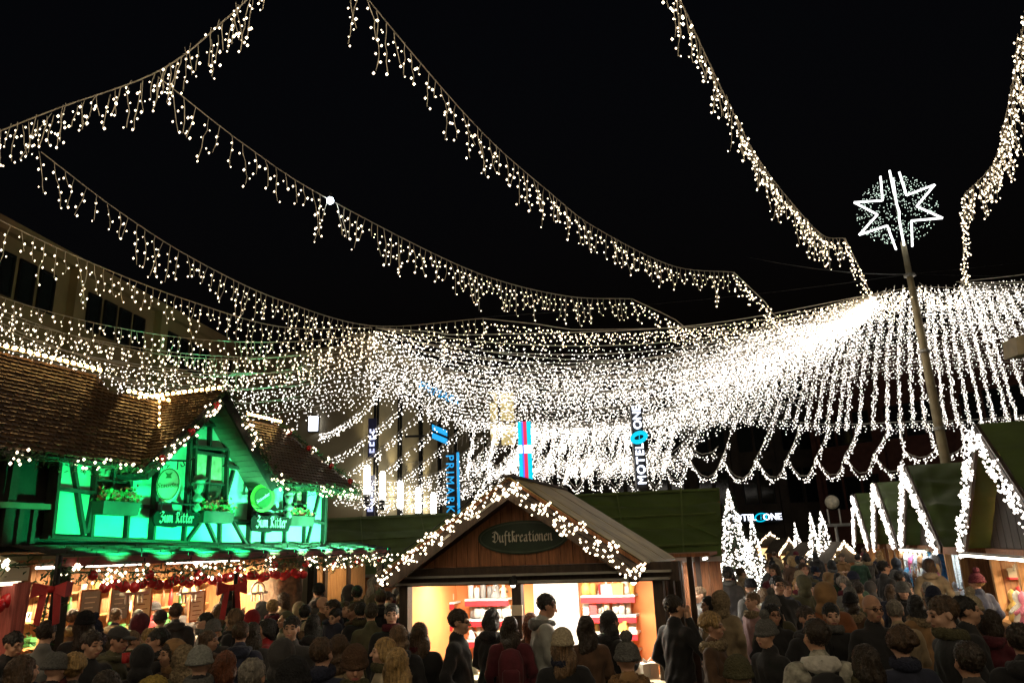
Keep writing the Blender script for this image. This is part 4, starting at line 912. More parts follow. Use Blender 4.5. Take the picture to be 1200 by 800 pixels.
for x, y in E_:
    q = MB(); q.bar((x * .95, y * .95, 0), (x * .95, y * .95, 2.26), .09, .09); q.build('post', DARK, pv)
    q = MB(); n_ = 20; rr = [(.13 + .03 * math.cos(6 * 2 * math.pi * k / n_)) for k in range(n_)]
    for zz in (0.2, 1.2, 2.25):
        for k in range(n_): q.v.append((x * .95 + rr[k] * (1 if zz != 1.2 else .75) * math.cos(2 * math.pi * k / n_), y * .95 + rr[k] * (1 if zz != 1.2 else .75) * math.sin(2 * math.pi * k / n_), zz))
    for j in range(2):
        for k in range(n_): q.f.append((j * n_ + k, j * n_ + (k + 1) % n_, (j + 1) * n_ + (k + 1) % n_, (j + 1) * n_ + k)); q.mi.append(0)
    q.build('drape', DRAPE, pv, smooth=True)
q = MB(); q.box(-1.0, 1.0, -.9, -.5, .0, 1.0); q.build('counter', WOOD, pv)
area('pavilion_lamp', (PVX, 7.4, 2.4), (PVX, 7.4, 0), .8, 22, (1, .7, .42)).parent = None
garland([Vector((PVX + 1.25, 7.4 + 1.2, 2.44)), Vector((PVX + 1.25, 7.4, 2.44)), Vector((PVX + 1.25, 7.4 - 1.3, 2.44)), Vector((PVX, 7.4 - 1.3, 2.5)), Vector((-8, 7.4 - 1.3, 2.5))], 'warm bulb garland along the cream pavilion eaves', r=.07, leaves=50, bulbs=16, seed=42, br=.028)
for k in range(16):
    x, y = (1.12, -1.1 + .17 * k) if k < 14 else (-.2 + .18 * (k - 14), -1.12)
    o = link('bauble', BME, None, (PVX + x, 7.4 + y, 2.02 + .05 * (k % 2)), label='glossy red bauble hanging under the cream pavilion eaves', cat='bauble', group='red baubles of the pavilion'); link('cap', CME, o)
# ------------------------------------------------------------------ the scent-shop hut in the middle
HF = Frame((0.12, 9.65, 0), (0.949, -0.316))
hut = empty('market_hut', HF(0, -1.1, 0), 'wooden market hut with green oval name board and bulb-lit gable', 'hut')
def kput(mb, nm, m, parent=None, **kw):
    o = mb.build(nm, m, parent or hut, **kw); o.matrix_parent_inverse = Matrix.Translation(-Vector(hut.location)); return o
hu = lambda x, y, v=0.0: HF.uz(x, y, v)
uA, zA = hu(589, 560, .32); uLe, zLe = hu(449, 669, .32); uRe, zRe = hu(757, 663, .32)
zE = (zLe + zRe) / 2 - .0; half = max(uA - uLe, uRe - uA); uA = (uLe + uRe) / 2 + .06
ROOFT = mat('tan_roofing', (.38, .29, .10), .55, var=.35, scale=3, bump=.4, bscale=5, stretch=(1, 1, 1))
RB = -2.35
for (ue, nm) in ((uLe, 'l'), (uRe, 'r')):
    dn = (HF(ue, 0, zE) - HF(uA, 0, zA)); up_n = dn.cross(HF.n).normalized(); up_n = up_n if up_n.z > 0 else -up_n
    for k in range(5):     # roofing laid in overlapping sheets from front to back
        v0, v1 = .32 + (RB - .32) * k / 5, .32 + (RB - .32) * (k + 1) / 5 - .02
        q = MB(); q.prism([HF(ue, v0, zE) + up_n * .005 * (k % 2), HF(uA, v0, zA) + up_n * .005 * (k % 2), HF(uA, v1, zA) + up_n * .005 * (k % 2), HF(ue, v1, zE) + up_n * .005 * (k % 2)], up_n * .02); kput(q, 'roof_sheet', ROOFT)
    q = MB(); q.prism([HF(ue, .30, zE), HF(uA, .30, zA), HF(uA, RB, zA), HF(ue, RB, zE)], -up_n * .05); kput(q, 'roof_deck', WOOD)
    for v_ in (.34, -1.0, RB): q = MB(); q.bar(HF(ue, v_, zE) - up_n * .14, HF(uA, v_, zA) - up_n * .14, .05 if v_ > 0 else .08, .17, up=up_n); kput(q, 'barge_board' if v_ > 0 else 'rafter', DARK)
q = MB(); q.bar(HF(uA, .36, zA + .02), HF(uA, RB, zA + .02), .12, .035); kput(q, 'ridge_cap', DARK)
uo0, zo = hu(480, 686); uo1, _z = hu(767, 681); zo = (zo + _z) / 2; uW0, uW1 = uo0 - .13, uo1 + .1
slope = (zA - zE) / (uA - uLe)
k = 0; w = .155; u_ = uLe + .28
while u_ < uRe - .28:
    zt = lambda x: (zE + (x - uLe) * slope if x < uA else zE + (uRe - x) * (zA - zE) / (uRe - uA)) - .23
    a, b_ = u_ + .004, u_ + w - .004; z0 = zo + .22
    if zt(a) > z0 + .02 or zt(b_) > z0 + .02:
        f = .02 + .006 * (k % 2); q = MB()
        q.hexa([HF(a, f, z0), HF(b_, f, z0), HF(b_, -.02, z0), HF(a, -.02, z0)], [HF(a, f, max(z0 + .01, zt(a))), HF(b_, f, max(z0 + .01, zt(b_))), HF(b_, -.02, max(z0 + .01, zt(b_))), HF(a, -.02, max(z0 + .01, zt(a)))]); kput(q, 'gable_board', WOOD)
    u_ += w; k += 1
q = MB(); HF.box(q, uW0 - .25, uW1 + .2, -.05, .06, zo, zo + .215); kput(q, 'lintel_beam', DARK)
q = MB(); HF.box(q, uW0 - .2, uW1 + .12, .062, .16, zo + .1, zo + .125); HF.box(q, uW0, uW1 + .1, .062, .2, zo + .02, zo + .045); kput(q, 'shutter_rail', STEEL)
q = MB(); q.bar(HF(uA - .52, .37, zA - .52 * slope - .17), HF(uA - .08, .37, zA - .08 * slope - .17), .02, .025); kput(q, 'steel_edge', STEEL); q = MB(); q.bar(HF(uA - .95, .37, zA - .95 * slope - .17), HF(uA - .78, .37, zA - .78 * slope - .17), .02, .025); kput(q, 'steel_edge', STEEL)
# corner posts, side walls in boards, back, counter
for u_ in (uW0, uW1 - .12):
    q = MB(); HF.box(q, u_, u_ + .12, -.1, .04, 0, zo - .003); kput(q, 'corner_post', DARK)
um0 = hu(606, 720)[0]; q = MB(); HF.box(q, um0 - .05, um0 + .07, -.09, .03, .95, zo - .003); kput(q, 'middle_post', DARK)
q = MB(); HF.box(q, um0 - .05, um0 + .09, .031, .06, 1.62, 1.74); kput(q, 'notice', GM['cream'])
SIDEW = mat('side_slats', (.16, .085, .04), .55, var=.4, scale=5, stretch=(8, 8, .8))
for k in range(12):
    v0 = -.12 - .17 * k
    q = MB(); HF.box(q, uW1 - .05, uW1 - .02 + .012 * (k % 2), v0 - .16, v0, 0, zE - .02); kput(q, 'side_board', SIDEW if k % 2 else DARK)
    q = MB(); HF.box(q, uW0 + .02, uW0 + .05, v0 - .16, v0, 0, zE - .02); kput(q, 'side_board', SIDEW)
q = MB(); HF.box(q, uW1, uW1 + .05, -.62, -.5, 0, zE - .02); HF.box(q, uW1, uW1 + .05, -1.4, -1.28, 0, zE - .02); kput(q, 'side_stile', DARK)
INNER = mat('warm_inner_wall', (.75, .27, .09), .7, var=.12, scale=3)
VB = -1.7
q = MB(); HF.box(q, uW0 + .052, uW1 - .052, VB - .05, VB, 0, zo + .2); kput(q, 'back_wall', INNER)
q = MB(); HF.box(q, uW0 + .052, uW0 + .07, VB, -.12, .5, zo + .2); kput(q, 'inner_side', INNER)
q = MB(); HF.box(q, uW1 - .075, uW1 - .056, VB, -.12, .5, zo + .2); kput(q, 'inner_side', INNER)
q = MB(); HF.box(q, uW0 + .05, uW1 - .05, VB, -.1, zo + .19, zo + .21); kput(q, 'inner_ceiling', WHITE)
q = MB(); HF.box(q, uW0 - .02, uW1 + .02, -.35, .22, .86, .91); kput(q, 'counter_top', GM['cream'])
for k in range(14):
    a = uW0 + (uW1 - uW0) * k / 14; q = MB(); HF.box(q, a + .003, a + (uW1 - uW0) / 14 - .003, -.02, .1 + .005 * (k % 2), 0, .857); kput(q, 'counter_board', SIDEW)
REDB = mat('shelf_red', (.5, .02, .03), .5)
def shelf(x0, x1, z, v=VB, d=.28):
    q = MB(); HF.box(q, x0, x1, v + .003, v + d, z, z + .025); so = kput(q, 'shelf', WHITE)
    q = MB(); HF.box(q, x0, x1, v + d - .02, v + d + .003, z - .075, z - .003); kput(q, 'shelf_valance', REDB); return z + .026
bx = lambda x: hu(x, 700, VB)[0]
rnd = random.Random(17); G1 = 'goods on the hut shelves'
def fill(x0, x1, z, v, cols, kinds, where, s=1.15, gap=(.075, .125)):
    u_ = x0 + .06
    while u_ < x1 - .05:
        kd, cl = rnd.choice(kinds), rnd.choice(cols); good(kd, HF(u_, v + rnd.uniform(-.04, .04), z), cl, '%s %s %s' % (cl, kd.replace('_', ' '), where), G1, s * rnd.uniform(.85, 1.15)); u_ += rnd.uniform(*gap)
L0, L1, R0, R1 = bx(553), bx(603), bx(686), bx(748)
for z in (1.14, 1.42, 1.70): fill(L0, L1, shelf(L0, L1, z), VB + .15, ('white', 'cream', 'white', 'grey'), ('candle', 'jar', 'bottle', 'figurine'), 'on the left shelves of the wooden hut')
for z in (1.02, 1.24, 1.46, 1.72): fill(R0, R1, shelf(R0, R1, z), VB + .15, ('white', 'cream', 'red', 'white', 'gold'), ('candle', 'gift_box', 'jar', 'soap_stack', 'bottle'), 'on the right shelves of the wooden hut')
for z in (1.08, 1.66): fill(bx(498), bx(535), shelf(bx(496), bx(540), z), VB + .15, ('white', 'cream', 'white', 'red'), ('figurine', 'candle', 'jar', 'bottle'), 'on the small left shelves of the wooden hut')
fill(bx(496), bx(535), shelf(bx(494), bx(538), 1.36), VB + .15, ('white', 'cream'), ('figurine', 'candle', 'jar'), 'on the small left shelf of the wooden hut')
fill(uW0 + .2, uW1 - .2, .912, -.2, ('white', 'cream', 'green', 'gold', 'white'), ('soap_stack', 'jar', 'gift_box', 'candle'), 'on the counter of the wooden hut', 1.2, (.1, .17))
q = MB(); HF.box(q, bx(627), bx(679), VB + .003, VB + .06, .9, zo + .18); kput(q, 'white_panel', WHITE)
tube_lamp(HF(uW0 + .3, -.7, zo + .14), HF(um0 - .1, -.7, zo + .14), 'tube lamp in the left half of the wooden hut', 100, (1, .88, .68))
tube_lamp(HF(um0 + .2, -.7, zo + .14), HF(uW1 - .3, -.7, zo + .14), 'tube lamp in the right half of the wooden hut', 115, (1, .90, .72))
for (x, lb) in ((601, 'small spotlight on the hut lintel above the middle post'), (742, 'small spotlight on the right end of the hut lintel')):
    P = HF(hu(x, 678, .25)[0], .25, zo + .0); e = empty('spotlight', P, lb, 'lamp', rz=HF.rz); q = MB(); q.lathe([(.02, .1), (.05, .06), (.06, 0), (.055, 0)], 12); q.build('shade', BLACKM, e); q = MB(); q.ball((0, 0, .005), .034, 10, 6); q.build('bulb', TUBE, e, smooth=True); q = MB(); q.tube([(0, 0, .1), (0, .2, .1)], .012, 6); q.build('arm', BLACKM, e)
# oval name board
uc, zc = hu(612, 629, .05); e = empty('name_board', HF(uc, .05, zc), 'dark green oval name board with pale black-letter writing on the hut gable', 'sign', rz=HF.rz)
q = MB(); q.prism([(.60 * math.cos(2 * math.pi * k / 40), 0, .205 * math.sin(2 * math.pi * k / 40)) for k in range(40)][::-1], (0, .03, 0)); q.build('oval_panel', mat('board_green', (.018, .035, .02), .45, var=.15), e)
q = MB(); ring(q, (0, 0), .565, .18, .008, 0, -.006, .008, 40); q.build('rim_line', mat('board_rim', (.06, .08, .05), .5), e)
t_ = blackletter('Duftkreationen', .082, .008).build('lettering', mat('pale_letters', (.55, .52, .42), .5, var=.1), e); t_.matrix_local = face_matrix((0, -.006, -.01), (1, 0, 0), (0, 0, 1))
# thick bulb bands on the rakes
def bulb_band(A, B, label, n, wid, br, seed, m=BULB, name='rake_lights', out=None, group=None, depth=.06):
    A, B = Vector(A), Vector(B); rnd = random.Random(seed); d = B - A; ax = d.normalized(); pr = ax.cross(out).normalized() if out is not None else Vector((0, 0, 1)); o = empty(name, A, label, 'light string', group); q = MB()
    wv = MB()
    for s in (-.6, 0, .6): wv.tube([pr * wid * s, d * .5 + pr * wid * s + Vector((0, 0, -.01)), d + pr * wid * s], .007, 4, False)
    wv.build('wire', BLACKM, o)
    for k in range(n):
        t = rnd.random(); cl = .5 + .5 * math.sin(t * n * .22)
        q.octa(d * t + Vector((0, 0, -(.07 + wid * .5) * abs(math.sin(t * 14 + seed)))) + pr * wid * rnd.uniform(-1, 1) + (out or Vector((0, -1, 0))) * rnd.uniform(0, depth), br * rnd.uniform(.8, 1.2))
    q.build('bulbs', m, o, kind='stuff'); return o
hn = HF.n
bulb_band(HF(uLe, .42, zE - .02), HF(uA, .42, zA - .02), 'thick band of warm bulbs up the left rake of the wooden hut', 175, .1, .0145, 51, out=hn)
bulb_band(HF(uA, .42, zA - .03), HF(uRe, .42, zE - .05), 'thick band of warm bulbs down the right rake of the wooden hut', 175, .1, .0145, 52, out=hn)

# ------------------------------------------------------------------ tarpaulin-roofed stalls around the hut
def tarp_sheet(corners, nu, nv, seed, amp=.03):
    # corners: bl, br, tr, tl ; wrinkled sheet with thickness
    bl, br_, tr_, tl = [Vector(c) for c in corners]; rnd = random.Random(seed); nr = (br_ - bl).cross(tl - bl).normalized(); q = MB()
    ph = [rnd.uniform(0, 6) for _ in range(6)]
    for lay in (0, -.02):
        for j in range(nv + 1):
            for i in range(nu + 1):
                s, t = i / nu, j / nv; p = bl.lerp(br_, s).lerp(tl.lerp(tr_, s), t)
                w = math.sin(s * 17 + 5 * t + ph[0]) * .4 + math.sin(t * 13 + s * 3 + ph[1]) * .6 + math.sin((s + t) * 29 + ph[2]) * .3 - 1.2 * max(0, 1 - abs(((t * 3.3 + .12 * math.sin(s * 7 + ph[3])) % 1) - .5) * 9) - .8 * max(0, 1 - abs(((s * 2.1 + ph[4] + .2 * t) % 1) - .5) * 14)
                q.v.append(tuple(p + nr * (w * amp * math.sin(math.pi * min(1, max(0, t))) ** .3 + lay) - Vector((0, 0, .12 * math.sin(math.pi * s) * 0))))
    N = (nu + 1) * (nv + 1)
    for lay in (0, 1):
        for j in range(nv):
            for i in range(nu):
                a = lay * N + j * (nu + 1) + i; f = (a, a + 1, a + nu + 2, a + nu + 1); q.f.append(f if lay == 0 else f[::-1]); q.mi.append(0)
    return q
def booth(bl, br_, tr_, tl, label, name='tarp_stall', depthdir=None, seed=0):
    bl, br_, tr_, tl = Vector(bl), Vector(br_), Vector(tr_), Vector(tl); c = (bl + br_) / 2
    e = empty(name, (c.x, c.y, 0), label, 'stall'); off = Vector((-c.x, -c.y, 0))
    q = tarp_sheet([bl + off, br_ + off, tr_ + off, tl + off], 70, 44, seed); q.build('roof_tarpaulin', TARP, e, smooth=True)
    back = (tl - bl); back.z = 0
    b2 = [p + off for p in (tl + back, tr_ + back)]; b2[0].z = bl.z; b2[1].z = br_.z
    q = tarp_sheet([b2[1], b2[0], tl + off, tr_ + off], 12, 8, seed + 1); q.build('rear_tarpaulin', TARP, e, smooth=True)
    q = MB(); q.prism([br_ + off + Vector((0, 0, -.05)), tr_ + off + Vector((0, 0, -.05)), b2[1] + Vector((0, 0, -.05))], (bl - br_).normalized() * .04); q.build('gable_panel', WOOD, e)
    q = MB(); q.prism([bl + off + Vector((0, 0, -.05)), tl + off + Vector((0, 0, -.05)), b2[0] + Vector((0, 0, -.05))], (br_ - bl).normalized() * .04); q.build('gable_panel', WOOD, e)
    n = max(4, int((br_ - bl).length / .2)); d = (br_ - bl) / n
    for k in range(n):
        a = bl + off + d * k; q = MB(); a0 = Vector((a.x, a.y, 0)) + back * .06; q.prism([a0, a0 + d * .96, a0 + d * .96 + Vector((0, 0, bl.z - .06)), a0 + Vector((0, 0, bl.z - .06))], back.normalized() * .03); q.build('wall_board', WOOD, e)
    nr_ = (br_ - bl).cross(tl - bl).normalized(); SEAM = mat('tarp_seam', (.13, .18, .06), .5, var=.2)
    for (s0, t0, s1, t1, w_) in ((.72, .02, .74, .98, .03), (.30, .02, .30, .98, .025), (.02, .12, .98, .13, .035), (.03, .55, .97, .56, .02), (.76, .42, .97, .22, .02), (.02, .93, .98, .93, .03)):
        f_ = lambda s, t: bl.lerp(br_, s).lerp(tl.lerp(tr_, s), t) + off + nr_ * (.055 if nr_.y < 0 or nr_.z > 0 else -.055)
        q = MB(); q.bar(f_(s0, t0), f_(s1, t1), w_, .03, up=nr_); q.build('seam', SEAM, e)
    q = MB(); q.bar(bl + off + Vector((0, 0, -.04)), br_ + off + Vector((0, 0, -.04)), .05, .08); q.build('eave_rail', STEEL, e)
    return e
# right behind the hut
bR, tR, tL = at_y(846, 651, 12.9), at_y(843, 571, 14.6), at_y(672, 581, 14.9); bL = at_y(690, 664, 13.2)
bL.z = bR.z; tL.z = tR.z
booth(bL, bR, tR, tL, 'market stall with a wide sagging green tarpaulin roof behind the hut', seed=3)
# left behind the hut
bR, tR, tL, bL = at_y(560, 668, 20.2), at_y(535, 600, 22), at_y(376, 606, 22.6), at_y(372, 672, 20.8); bL.z = bR.z; tL.z = tR.z
booth(bL, bR, tR, tL, 'market stall with dark green tarpaulin roof between tavern and hut', seed=8)
# lit street stall attached on the right of the green roof
P0 = at_y(797, 790, 11.7); SS = Frame((P0.x, P0.y, 0), (.314, .949))
e = empty('street_stall', SS(1.6, -.6, 0), 'brightly lit gift stall facing the street beside the green roof', 'stall')
def eput(mb, nm, m):
    o = mb.build(nm, m, e); o.matrix_parent_inverse = Matrix.Translation(-Vector(e.location)); return o
q = MB(); SS.box(q, 0, 3.6, -1.2, -1.15, 0, 2.2); eput(q, 'back_wall', WHITE)
q = MB(); SS.box(q, 0, .06, -1.149, .0, 0, 2.2); eput(q, 'end_wall', WOOD)
q = MB(); SS.box(q, 0, 3.6, -.1, .35, .9, .96); eput(q, 'counter', GM['cream']); q = MB(); SS.box(q, .1, 3.6, .0, .3, 0, .897); eput(q, 'counter_front', DARK)
q = MB(); SS.box(q, -.1, 3.8, -1.25, .6, 2.2, 2.25); eput(q, 'roof', WOOD)
for u_ in (0.0, 1.2, 2.4, 3.5): q = MB(); SS.box(q, u_, u_ + .08, .25, .33, .97, 2.197); eput(q, 'post', DARK)
for z in (1.25, 1.6):
    q = MB(); SS.box(q, .1, 3.5, -1.147, -.9, z, z + .03); eput(q, 'shelf', PINE)
    for k in range(14): good(rnd.choice(('jar', 'candle', 'figurine', 'gift_box')), SS(.2 + .24 * k, -1.0, z + .031), rnd.choice(('white', 'cream', 'gold', 'red')), 'gift article on a shelf of the bright street stall', 'goods of the bright street stall', 1.2)
tube_lamp(SS(.3, -.3, 2.15), SS(3.3, -.3, 2.15), 'tube lamp inside the bright street stall', 130, (1, .92, .8))
tube_lamp(SS(.05, .5, 2.16), SS(.55, .5, 2.16), 'short tube lamp on the front corner of the bright street stall', 12, (1, .95, .85))

# ------------------------------------------------------------------ gabled stalls along the right of the street
def gable_stall(P, label, hw=2.45, zr=4.1, ze=2.1, dep=3.0, back=WOOD, seed=0, lamp=(1, .78, .5), en=60, near_lit=True):
    fr = Frame(P, -SDIR); rt = empty('gabled_stall', fr(0, -dep / 2, 0), label + {'gabled ornament stall': ' with plush figures and red shelves', 'gabled hat stall': ' with knitted hats before blue scarves', 'cream-lit gabled stall': ' third along the right-hand row'}.get(label, ' at the end of the right-hand row'), 'stall'); off = Matrix.Translation(-Vector(rt.location))
    def put(mb, nm, m, **kw):
        o = mb.build(nm, m, rt, **kw); o.matrix_parent_inverse = off; return o
    for s in (-1, 1):
        cs = [fr(s * (hw + .1), .35, ze), fr(s * (hw + .1), -dep, ze), fr(0, -dep, zr), fr(0, .35, zr)]
        if s > 0: cs = cs
        q = tarp_sheet(cs if s < 0 else [cs[1], cs[0], cs[3], cs[2]], 44, 34, seed + s + 5, .04); put(q, 'roof_tarpaulin', TARP, smooth=True)
        q = MB(); q.bar(fr(s * (hw + .12), .4, ze - .06), fr(0, .4, zr - .06), .05, .18, up=(0, 0, 1)); put(q, 'barge_board', DARK)
    n = int(2 * hw / .2)
    for k in range(n):
        a, b_ = -hw + 2 * hw * k / n + .004, -hw + 2 * hw * (k + 1) / n - .004; zt = lambda x: ze + (zr - ze) * (1 - abs(x) / hw) - .1
        if max(zt(a), zt(b_)) < ze + .08: continue
        q = MB(); f = .02 + .006 * (k % 2); q.hexa([fr(a, f, ze), fr(b_, f, ze), fr(b_, -.02, ze), fr(a, -.02, ze)], [fr(a, f, max(ze + .01, zt(a))), fr(b_, f, max(ze + .01, zt(b_))), fr(b_, -.02, max(ze + .01, zt(b_))), fr(a, -.02, max(ze + .01, zt(a)))]); put(q, 'gable_board', DARK)
    q = MB(); fr.box(q, -hw, hw, -.06, .08, ze - .18, ze - .003); put(q, 'lintel_beam', WOOD)
    for u_ in (-hw, -hw / 3, hw / 3, hw - .12): q = MB(); fr.box(q, u_, u_ + .12, -.08, .06, 0, ze - .183); put(q, 'post', PINE)
    q = MB(); fr.box(q, -hw + .02, hw - .02, -dep + .9, -dep + .95, 0, ze); put(q, 'back_wall', back)
    for s in (-1, 1): q = MB(); fr.box(q, s * (hw - .03) - .025, s * (hw - .03) + .025, -dep + .96, -.09, 0, ze - .01); put(q, 'side_wall', WOOD)
    q = MB(); fr.box(q, -hw + .13, hw - .13, -.5, .3, .86, .92); put(q, 'counter', PINE); q = MB(); fr.box(q, -hw + .13, hw - .13, .0, .25, 0, .857); put(q, 'counter_front', WOOD)
    for z in (1.25, 1.62): q = MB(); fr.box(q, -hw + .1, hw - .1, -dep + .952, -dep + 1.22, z, z + .03); put(q, 'shelf', REDB)
    tube_lamp(fr(-hw * .7, -.9, ze - .1), fr(hw * .7, -.9, ze - .1), 'tube lamp inside the ' + label, en, lamp)
    return fr, rt
RL = 'zigzag light band on the gable of the '
STS = [((7.5, 12.3), 'gabled ornament stall', 330, BARW), ((9.95, 19.5), 'gabled hat stall', 60, mat('blue_backing', (.03, .13, .32), .7, var=.6, scale=9)),
       ((11.9, 25.4), 'cream-lit gabled stall', 60, WHITE), ((13.9, 31.6), 'farthest gabled stall', 60, WHITE)]
for k, ((x, y), lb, en, bk_) in enumerate(STS):
    x, y = x + .52, y - .17
    fr, rt = gable_stall((x, y, 0), lb, back=bk_, seed=10 * k, en=en, lamp=(.75, .9, 1) if k == 1 else (1, .78, .5))
    ox = fr.n
    # the inner end wall that faces us carries shelves too
    def put2(mb, nm, m):
        o = mb.build(nm, m, rt); o.matrix_parent_inverse = Matrix.Translation(-Vector(rt.location)); return o
    q = MB(); fr.box(q, -2.44 + .03, -2.44 + .05, -1.95, -.12, .92, 1.9); put2(q, 'end_panel', (BARW, bk_, WHITE, WHITE)[k])
    rnd = random.Random(60 + k)
    for z in ((1.2, 1.55) if k != 1 else ()):
        q = MB(); fr.box(q, -2.38, -2.14, -1.9, -.15, z, z + .03); put2(q, 'end_shelf', REDB)
        for j in range(8): good(rnd.choice(('figurine', 'figurine', 'candle', 'gift_box')), fr(-2.26, -.28 - .21 * j, z + .031), rnd.choice(('white', 'cream', 'red', 'white', 'pink')), 'plush or candle on the end shelf of the ' + lb, 'end shelf goods', 1.3)
    if k == 0:
        for j in range(9): good('figurine', fr(-1.2 + .3 * j, .1, .921), rnd.choice(('white', 'pink', 'gold', 'green')), 'plush figure standing on the counter front of the ornament stall', 'plush figures', 2.1)
    nb = (300, 320, 300, 260)[k]; wd = .19; brr = (.021, .024, .028, .032)[k]
    bulb_band(fr(2.55, .48, 2.12), fr(0, .48, 4.08), 'light band on the street-near rake of the ' + lb, nb, wd, brr, 70 + k, m=BULBW, out=ox)
    bulb_band(fr(0, .48, 4.08), fr(-2.55, .48, 2.12), 'light band on the far rake of the ' + lb, nb, wd, brr, 80 + k, m=BULBW, out=ox)
    rnd = random.Random(100 + k); cols = (('white', 'red', 'cream', 'gold', 'green'), ('blue', 'white', 'grey'), ('white', 'cream', 'gold'), ('white', 'cream', 'red'))[k]
    for z in (1.281, 1.651):
        for j in range(17 if k < 2 else 10):
            u_ = -2.15 + (.265 if k < 2 else .44) * j; kd = rnd.choice(('figurine', 'candle', 'gift_box', 'jar')); cl = rnd.choice(cols)
            good(kd, fr(u_, -1.93, z), cl, '%s %s on a shelf of the %s' % (cl, kd.replace('_', ' '), lb), 'shelf goods of the right-hand stalls', 1.35)
    for j in range(12 if k < 2 else 7):
        kd = rnd.choice(('figurine', 'gift_box', 'soap_stack')); cl = rnd.choice(cols); good(kd, fr(-2.1 + .36 * j, -.1 + rnd.uniform(-.15, .2), .921), cl, '%s %s on the counter of the %s' % (cl, kd.replace('_', ' '), lb), 'counter goods of the right-hand stalls', 1.6)
    if k == 0:
        for j in range(14):
            kd = rnd.choice(('bell', 'ornament', 'bell')); cl = rnd.choice(('gold', 'red', 'white', 'cream')); good(kd, fr(-2.0 + .3 * j, -.25, 1.7), cl, '%s %s hanging in the %s' % (cl, kd, lb), 'hanging ornaments', 1.1, 0)
    if k < 2: tube_lamp(fr(-1.9, .62, 2.0), fr(1.9, .62, 2.0), 'added tube lamp brightening the front of the ' + lb, 26, (.8, .92, 1) if k else (1, .8, .5))  # front lamps added to brighten the hats and the stall fronts
    if k == 1:
        HK = {c: mat('knit_' + c, v, .9, var=.35, scale=30, bump=.6, bscale=60) for c, v in dict(white=(.7, .68, .62), brown=(.25, .12, .05), grey=(.3, .3, .32), pink=(.6, .12, .25), blue=(.1, .3, .5), cream=(.6, .5, .35)).items()}
        for j in range(26):
            cl = rnd.choice(list(HK)); o = empty('knitted_hat', fr(-2.2 + .34 * (j % 13), .45 + .1 * (j % 2), 1.72 - .38 * (j // 13) + rnd.uniform(-.06, .06)), cl + ' knitted hat hanging at the front of the blue scarf stall', 'hat', 'knitted hats on show')
            q = MB(); q.lathe([(.115, 0), (.12, .03), (.115, .06), (.11, .07), (.1, .14), (.06, .2), (.02, .22)], 12); q.build('hat_body', HK[cl], o, smooth=True); q = MB(); q.ball((0, 0, .24), .045, 8, 5); q.build('pompom', HK['cream'], o, smooth=True)
            for s in (-1, 1): q = MB(); q.tube([(s * .1, 0, .01), (s * .11, 0, -.12), (s * .1, 0, -.22)], [.03, .02, .006], 6); q.build('ear_flap', HK[cl], o)
        for j in range(9):
            cl = rnd.choice(('blue', 'white', 'grey', 'blue', 'pink')); o = empty('scarf', fr(-2.1 + .5 * j, -.6, 2.0), cl + ' scarf hanging inside the blue-lit stall', 'scarf', 'hanging scarves'); q = MB()
            for i in range(4): q.hexa([(-.1 + .01 * i, -.02, -1.0 + .24 * i), (.1 - .01 * i, -.02, -1.0 + .24 * i), (.1 - .01 * i, .02, -1.0 + .24 * i), (-.1 + .01 * i, .02, -1.0 + .24 * i)], [(-.09, -.03, -.765 + .24 * i), (.09, -.03, -.765 + .24 * i), (.09, .01, -.765 + .24 * i), (-.09, .01, -.765 + .24 * i)])
            q.build('knit', HK[cl], o)
# ------------------------------------------------------------------ light trees and the far end of the street
def light_tree(P, h, r, n, br, label, seed, m=BULBW):
    rnd = random.Random(seed); e = empty('light_tree', (P[0], P[1], 0), label, 'tree'); q = MB(); q.tube([(0, 0, 0), (0, 0, h * .95)], [.08, .02], 8); q.build('trunk', DARK, e)
    q = MB(); lf = MB()
    for _ in range(n):
        t = rnd.random() ** .75; z = h * (1 - t) + rnd.uniform(-.05, .05); a = rnd.uniform(0, 6.283); rr = r * t * (.75 + .3 * rnd.random() + .12 * math.sin(z * 9))
        p = Vector((rr * math.cos(a), rr * math.sin(a), max(.25, z))); q.octa(p, br * rnd.uniform(.8, 1.2))
    for _ in range(n * 2):
        t = rnd.random() ** .7; z = h * (1 - t); a = rnd.uniform(0, 6.283); rr = r * t * rnd.random() ** .5
        p = Vector((rr * math.cos(a), rr * math.sin(a), max(.25, z))); d = Vector((math.cos(a), math.sin(a), rnd.uniform(-.5, .2))) * rnd.uniform(.1, .2); w = Vector((-math.sin(a), math.cos(a), 0)) * .03
        lf.add([p - w, p + w, p + d], [(0, 1, 2)])
    lf.build('crown', FIR, e, kind='stuff'); q.build('bulbs', m, e, kind='stuff')
def tree_at(x, ytop, d, r, n, br, label, seed):
    P = at_y(x, ytop, d); light_tree(P, P.z, r, n, br, label, seed)
tree_at(853, 573, 21, .95, 1200, .024, 'tall fir tree thick with white bulbs beside the green roof', 1)
tree_at(880, 605, 23, .6, 420, .027, 'small fir tree with white bulbs beside the tall one', 2)
tree_at(949, 601, 31, .55, 330, .036, 'left fir tree of the bulb-lit pair in the street', 3); tree_at(961, 599, 31, .8, 420, .036, 'right fir tree of the bulb-lit pair in the street', 4)
tree_at(931, 613, 38, .5, 240, .042, 'slim bulb-lit fir tree standing alone in the street', 5)
